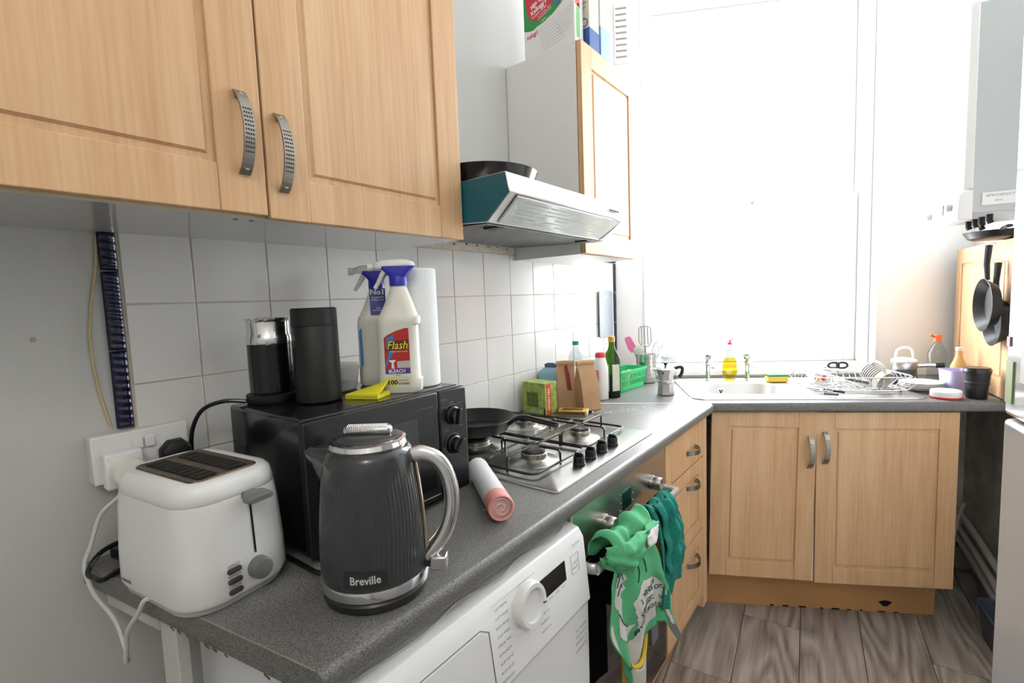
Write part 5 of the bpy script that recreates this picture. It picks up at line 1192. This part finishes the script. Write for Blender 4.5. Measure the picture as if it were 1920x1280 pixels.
utensil('slotted_turner', 'grey slotted turner standing tallest in the steel pot', -.006, .006, .175, mat('grey_nylon', (150, 152, 150), .5), blade(mat('grey_nylon', (150, 152, 150), .5), .06, .10, .95, 3))
def spoonb(t_, tp, q):
    g = G(); side = (RGT-q*RGT.dot(q)).normalized()
    g.rings([[tuple(tp+q*(y)+side*(r_*math.cos(a))+side.cross(q)*(.25*r_*math.sin(a))) for a in [2*PI*k/14 for k in range(14)]] for y, r_ in ((-.004, .006), (.008, .018), (.026, .026), (.044, .022), (.054, .008))]); g.obj('bowl', t_, mat('pale_sage', (196, 204, 188), .5), smooth=60)
utensil('serving_spoon', 'round pale serving spoon low in the steel pot', -.022, -.022, .128, mat('pale_wood', (216, 190, 140), .6), spoonb)
def whisk(t_, tp, q):
    for k in range(5):
        a = PI*k/5; side = (RGT*math.cos(a)+CAMD*math.sin(a)); side = (side-q*side.dot(q)).normalized()
        G().tube(spline([tp-q*.05, tp+side*.014-q*.01, tp+side*.024+q*.04, tp+q*.07, tp-side*.024+q*.04, tp-side*.014-q*.01, tp-q*.05], 5), .0011, 5).obj('wire', t_, CHROME)
utensil('balloon_whisk', 'wire balloon whisk leaning right out of the steel pot', .040, .020, .135, CHROME, whisk)
# moka pot
mk = thing('moka_pot', 'octagonal aluminium moka pot with black handle by the sink', 'coffee pot', (.374, 1.818, .9115), math.radians(22))
def oct_(r_, z): return [(r_*math.cos(2*PI*k/8+PI/8), r_*math.sin(2*PI*k/8+PI/8), z) for k in range(8)]
G().rings([oct_(.036, 0), oct_(.038, .004), oct_(.0325, .048), oct_(.0335, .052)]).obj('boiler_base', mk, ALU, smooth=20)
G().lathe([(.0335, .052), (.035, .054), (.035, .062), (.031, .064)], 28).obj('collar', mk, ALU)
G().rings([oct_(.031, .063), oct_(.034, .085), oct_(.043, .110), oct_(.0435, .113)]).obj('jug', mk, ALU, smooth=20)
G().rings([oct_(.0435, .113), oct_(.036, .118), oct_(.012, .124)]).obj('lid', mk, ALU, smooth=20)
G().lathe([(.004, .123), (.004, .127), (.009, .140), (.0085, .142), (0, .142)], 12).obj('lid_knob', mk, BLACK)
G().tube(spline([(.036, .006, .112), (.058, .010, .120), (.070, .012, .112), (.066, .011, .090), (.056, .01, .075)]), .0055, 10, flat=1.3).obj('handle', mk, BLACK)
G().add([(-.031, .0, .113), (-.043, -.012, .112), (-.055, 0, .1165), (-.043, .012, .112), (-.034, 0, .088)], [(0,1,2),(0,2,3),(1,4,2),(2,4,3)]).obj('spout', mk, ALU, smooth=0)
lettering(mk, TEXTK, [('●', .010, 0, 0, {})], lambda x, y: (-.012+x, -.0405+0*y-.0006, .098+y), name='maker_mark')
# pale glass jar between moka pot and sill
gj = thing('glass_jar', 'clear lidded glass jar behind the moka pot', 'jar', st(1.262, 1.76, .9115))
G().lathe([(.034, 0), (.038, .004), (.038, .09), (.03, .105), (.03, .115)], 32).obj('jar_glass', gj, CLEAR)
G().lathe([(.034, .113), (.034, .128), (.012, .131), (.014, .142), (0, .145)], 28).obj('jar_lid', gj, mat('white_pe', (230, 230, 230), .35))

# ================================================================== ON AND AROUND THE SINK
ds = thing('dish_soap', 'bottle of yellow washing-up liquid with pink cap between taps', 'bottle', st(1.560, 1.783, .9165), TH)
G().rings([[(x, y, z) for x, y in rrect(w_, d_, min(w_, d_)*.48, 6)] for z, w_, d_ in ((0, .052, .034), (.004, .060, .038), (.04, .072, .042), (.08, .066, .040), (.12, .05, .034), (.15, .034, .028), (.165, .022, .022), (.172, .02, .02))]).obj('bottle_body', ds, CLEAR, smooth=60)
G().rings([[(x, y, z) for x, y in rrect(w_, d_, min(w_, d_)*.48, 6)] for z, w_, d_ in ((.003, .05, .032), (.006, .057, .035), (.04, .069, .039), (.08, .063, .037), (.105, .045, .03))]).obj('yellow_liquid', ds, YSOAP, smooth=60)
G().lathe([(.0115, .170), (.0115, .182), (.006, .186), (.006, .194)], 18).obj('pink_cap', ds, mat('pink_cap', (214, 70, 110), .4))
G().tube([(0, 0, .19), (.012, 0, .198), (.02, 0, .2)], .0035, 8).obj('flip_top', ds, mat('pink_cap', (214, 70, 110), .4))
lettering(ds, mat('soap_orange', (226, 150, 20), .4), [('Fairy', .024, .002, .066, {'wd': .046, 'bold': .02, 'shear': .2})], lambda x, y: (x, -.0216, y))
sp2 = thing('sponge', 'yellow washing-up sponge with green scourer behind the sink', 'sponge', st(1.745, 1.690, .917), TH+.05)
G().box(-.045, .045, -.025, .025, 0, .026).obj('foam', sp2, mat('yellow_foam', (228, 196, 84), .9, bump=.8, bscale=160), bevel=.004)
G().box(-.045, .045, -.025, .025, .026, .034).obj('scourer', sp2, mat('green_scourer', (72, 130, 92), .95, bump=.8, bscale=300), bevel=.002)
# dish rack
DZ = .9185
rk = thing('dish_rack', 'low chrome wire dish rack on the drainer', 'dish rack', st(1.965, 1.50, DZ), TH)
g = G()
def rr_(w_, d_, z): return [(x, y, z) for x, y in rrect(w_, d_, .05, 5)]
g.tube(rr_(.355, .30, .068), .0026, 8, closed=True); g.tube(rr_(.33, .27, .012), .002, 8, closed=True); g.obj('rim_wire', rk, CHROME)
for k in range(13):
    x = -.15+k*.025; G().tube(spline([(x*1.07, -.15, .068), (x, -.136, .014), (x, .136, .014), (x*1.07, .15, .068)], 2), .0011, 5).obj('cross_wire', rk, CHROME)
for k in range(9):
    y = -.12+k*.03; G().tube(spline([(-.177, y*1.08, .068), (-.165, y, .014), (.165, y, .014), (.177, y*1.08, .068)], 2), .0011, 5).obj('cross_wire', rk, CHROME)
for sx in (-1, 1):
    for sy in (-1, 1): G().tube([(sx*.14, sy*.11, .012), (sx*.14, sy*.11, .0015)], .004, 8).obj('foot', rk, mat('grey_rubber', (90, 90, 92), .7))
RZ = DZ+.016
ct = thing('carton', 'small white carton with red and yellow print in the dish rack', 'carton', st(1.868, 1.545, RZ), TH+.15)
G().box(-.036, .036, -.025, .025, 0, .046).obj('carton_body', ct, mat('white_card', (226, 224, 222), .4), bevel=.001)
G().rings([[(-.036, -.025, .046), (.036, -.025, .046), (.036, .025, .046), (-.036, .025, .046)], [(-.036, -.003, .062), (.036, -.003, .062), (.036, .003, .062), (-.036, .003, .062)]]).obj('gable_top', ct, mat('white_card', (226, 224, 222), .4), smooth=0)
g = G().lathe([(.012, 0), (0, .0002)], 20, M=Matrix.Translation((.006, -.0254, .024)) @ Matrix.Rotation(PI/2, 4, 'X')); g.obj('red_roundel', ct, RD)
G().add([(-.034, -.0255, .012), (-.014, -.0255, .012), (-.012, -.0255, .036), (-.034, -.0255, .036)], [(0,1,2,3)]).obj('yellow_print', ct, mat('print_amber', (232, 190, 90), .5), smooth=0)
mg = thing('striped_mug', 'mug with dark stripes lying on its side in the rack', 'mug', st(2.060, 1.478, RZ+.042), TH)
Mg = Matrix.Rotation(math.radians(25), 4, 'Z') @ Matrix.Rotation(math.radians(118), 4, 'X') 
MUG = mat('cream_glaze', (214, 208, 196), .3)
G().lathe([(0, -.045), (.036, -.045), (.039, -.04), (.041, .045), (.0385, .045), (.037, -.038), (0, -.04)], 40, M=Mg).obj('mug_body', mg, MUG)
for k in range(7): G().lathe([(.0393+.0002*k, -.036+k*.0085), (.0397+.0002*k, -.033+k*.0085), (.0393+.0002*k, -.032+k*.0085)], 40, M=Mg, cap0=False, cap1=False).obj('dark_stripe', mg, mat('stripe_dark', (60, 58, 60), .4))
G().tube(spline([(.040, 0, .03), (.06, 0, .024), (.066, 0, 0), (.058, 0, -.022), (.040, 0, -.03)]), .0055, 8, M=Mg @ Matrix.Rotation(1.9, 4, 'Z')).obj('mug_handle', mg, MUG)
def knife(loc, rz, tilt, Lb, Lh, label, hm=BLACK, bw=.011):
    k_ = thing('kitchen_knife', label, 'knife', loc); k_.rotation_euler = (0, tilt, rz)
    G().rings([[(x, bw*.8*w_*math.cos(2*PI*q/8), .006*math.sin(2*PI*q/8)) for q in range(8)] for x, w_ in ((0, .8), (Lh*.5, 1), (Lh, .7))]).obj('knife_handle', k_, hm)
    G().rings([[(x, -bw*w_, -.0008), (x, bw, -.0008), (x, bw, .0008), (x, -bw*w_, .0008)] for x, w_ in ((0, 1), (-Lb*.7, .9), (-Lb, -.7))]).obj('blade', k_, STEEL, smooth=0)
knife(st(1.822, 1.395, .933), TH-.75, 0.03, .12, .075, 'knife with black and steel handle at the rack front')
knife(st(1.80, 1.345, .926), TH-.55, 0.0, .13, .05, 'small dark-tipped knife lying flat before the rack', GREYP, .007)
knife(st(1.905, 1.40, .977), TH-.6, .16, .14, .08, 'checkered-handle knife resting across the rack rim', mat('checker_grey', (70, 76, 84), .5, var=.7, vscale=90), .012)
tg_ = thing('tongs', 'long white plastic tongs across the dish rack', 'tongs', st(1.985, 1.52, .985), TH-.3)
for sy in (-1, 1): G().tube([(-.14, sy*.004, .012), (-.03, sy*.012, .006), (.10, sy*.018, 0)], [.006, .007, .008], 8, flat=.5).obj('tong_arm', tg_, WPLAS)
sx_ = thing('scissors', 'black-handled scissors standing at the back of the rack', 'scissors', st(1.985, 1.635, .935), TH)
for sx in (-1, 1):
    G().tube([(sx*.018+.020*math.cos(a)*1.1, 0, .062+.013*math.sin(a)) for a in [2*PI*k/18 for k in range(18)]], .0048, 8, closed=True).obj('finger_loop', sx_, BLACK)
    G().add([(sx*.012, -.002, .052), (sx*.003, -.002, .052), (-sx*.004, -.002, .003), (sx*.012, .002, .052), (sx*.003, .002, .052), (-sx*.004, .002, .003)], [(0,1,2),(5,4,3),(0,1,4,3),(1,2,5,4),(2,0,3,5)]).obj('blade', sx_, STEEL, smooth=0)
for k in range(3):
    pl_ = thing('dinner_plate', ('white side plate at the bottom of the stack beside the rack', 'white side plate in the middle of the stack beside the rack', 'white side plate on top of the stack beside the rack')[k], 'plate', st(2.226, 1.472, .9165+k*.0075), TH, 'plates stacked beside the rack')
    G().lathe([(.042, 0), (.045, .004), (.071, .014), (.075, .0175), (.073, .0185), (.044, .0065), (0, .005)], 44).obj('plate', pl_, mat('white_porcelain', (236, 236, 234), .15))
wb = thing('white_lid', 'round white lid with red rim lying on the worktop', 'lid', st(2.222, 1.322, .9115), TH)
G().lathe([(.046, .001), (.048, .004), (.048, .026), (.045, .030), (0, .031)], 40).obj('lid_body', wb, mat('white_pe', (230, 230, 230), .35))
G().lathe([(.0475, 0), (.0490, .002), (.0490, .006), (.0475, .008)], 40, cap1=False).obj('red_rim', wb, mat('cap_red', (208, 48, 52), .4))
jg = thing('stovetop_pot', 'dark-based steel coffee pot with white loop lid on the worktop', 'pot', st(2.258, 1.640, .9115), TH)
G().lathe([(.050, 0), (.052, .004), (.046, .06), (.044, .064)], 40).obj('pot_base', jg, mat('charcoal_enamel', (58, 58, 64), .35))
G().lathe([(.044, .064), (.047, .068), (.048, .098), (.046, .1)], 40).obj('steel_band', jg, STEEL)
G().lathe([(.048, .1), (.046, .108), (.02, .116), (0, .117)], 40).obj('white_lid', jg, WPLAS)
G().tube(spline([(-.034, 0, .108), (-.03, 0, .145), (-.01, 0, .160), (.02, 0, .158), (.034, 0, .14), (.036, 0, .11)]), .0055, 8).obj('loop_handle', jg, WPLAS)
G().tube([(.044, -.02, .08), (.075, -.035, .084), (.10, -.046, .085)], [.008, .009, .009], 10).obj('arm', jg, STEEL)
G().tube([(.098, -.045, .085), (.125, -.056, .086)], [.011, .012], 12).obj('arm_knob', jg, BLACK)
lt_ = thing('lilac_tub', 'translucent lilac plastic tub behind the black cup', 'tub', st(2.342, 1.455, .9115), TH)
G().rings([ring(.075, .085, .02, 0, 5), ring(.085, .095, .02, .085, 5), ring(.09, .10, .02, .088, 5), ring(.082, .092, .02, .088, 5), ring(.072, .082, .02, .004, 5)]).obj('tub_body', lt_, LILAC)
cp_ = thing('travel_cup', 'matt black reusable coffee cup with lid at the worktop end', 'cup', st(2.318, 1.312, .9115), TH)
G().lathe([(.029, 0), (.031, .003), (.0345, .055), (.0375, .056), (.0375, .062), (.036, .064), (.039, .098)], 40).obj('cup_body', cp_, BLACKM)
G().lathe([(.0405, .097), (.0415, .104), (.0395, .108), (.039, .116), (.036, .118), (0, .116)], 40).obj('cup_lid', cp_, BLACK)
G().box(.037, .048, -.006, .006, .100, .108).obj('lid_tab', cp_, BLACK, bevel=.002)
ob = thing('clear_bottle', 'clear spray bottle with orange cap before the beech boxing', 'bottle', st(2.41, 1.672, .9115), TH)
G().lathe([(.032, 0), (.035, .004), (.035, .13), (.02, .165), (.012, .175), (.012, .185)], 32).obj('bottle_body', ob, CLEAR)
G().lathe([(.014, .182), (.014, .205), (.010, .212), (0, .213)], 18).obj('bottle_cap', ob, mat('cap_orange', (226, 98, 44), .4))
G().tube([(-.008, 0, .20), (-.03, 0, .212)], .005, 8).obj('nozzle', ob, mat('cap_orange', (226, 98, 44), .4))
ov2 = thing('amber_bottle', 'amber oil bottle standing against the beech boxing', 'bottle', st(2.405, 1.535, .9115), TH)
G().lathe([(.026, 0), (.028, .003), (.028, .09), (.012, .13), (.011, .16)], 28).obj('bottle_body', ov2, mat('amber_plastic', (206, 170, 110), .3))
G().lathe([(.013, .155), (.013, .17), (0, .171)], 16).obj('bottle_cap', ov2, WPLAS)

# ================================================================== UNDER THE RIGHT END
for k, (z, dep, r_, m_) in enumerate(((.29, .05, .014, mat('dusty_pipe', (176, 170, 160), .7)), (.235, .06, .014, mat('dusty_pipe', (176, 170, 160), .7)), (.175, .05, .020, mat('white_waste_pipe', (205, 200, 194), .6)))):
    pts = [st(2.24, TW-.05-dep*.3, z+.06), st(2.46, TW-.07-dep*.3, z+.03), tuple(Vector(wl(kc-.16, dep+.02, z))), tuple(Vector(wl(.06, dep, z-.075)))]
    o = G().tube(spline(pts, 5), r_, 12).obj('waste_pipe', None, m_)
    tag(o, ('upper thin dusty pipe in the gap right of sink cupboard', 'middle thin dusty pipe in the gap right of sink cupboard', 'lowest thick waste pipe in the gap right of sink cupboard')[k], 'pipe', 'pipes in the gap')
vp = tag(G().tube(spline([st(2.56, 1.70, .34), st(2.52, 1.68, .25), st(2.50, 1.67, .14)], 6), .008, 8).obj('loose_hose', None, mat('dusty_pipe', (176, 170, 160), .7)), 'short loose hose hanging across the pipes in the gap', 'hose')
pt2 = thing('paint_tin', 'pale round tin lying behind the pipes in the gap', 'tin', st(2.585, 1.76, .066), TH)
G().lathe([(.060, 0), (.064, .004), (.064, .09), (.058, .094), (0, .092)], 28, M=Matrix.Rotation(PI/2, 4, 'X') @ Matrix.Translation((0, 0, -.045))).obj('tin_body', pt2, mat('dusty_cream', (140, 134, 118), .8))
bk = thing('storage_tub', 'slate blue plastic tub on the floor beside the fridge', 'tub', (1.505, 2.135, .001), PH)
G().rings([ring(.08, .17, .03, 0, 6), ring(.09, .18, .03, .006, 6), ring(.118, .21, .035, .135, 6), ring(.126, .22, .035, .14, 6), ring(.11, .20, .03, .138, 6), ring(.08, .17, .03, .01, 6)]).obj('tub_body', bk, mat('slate_blue_plastic', (70, 80, 98), .45))
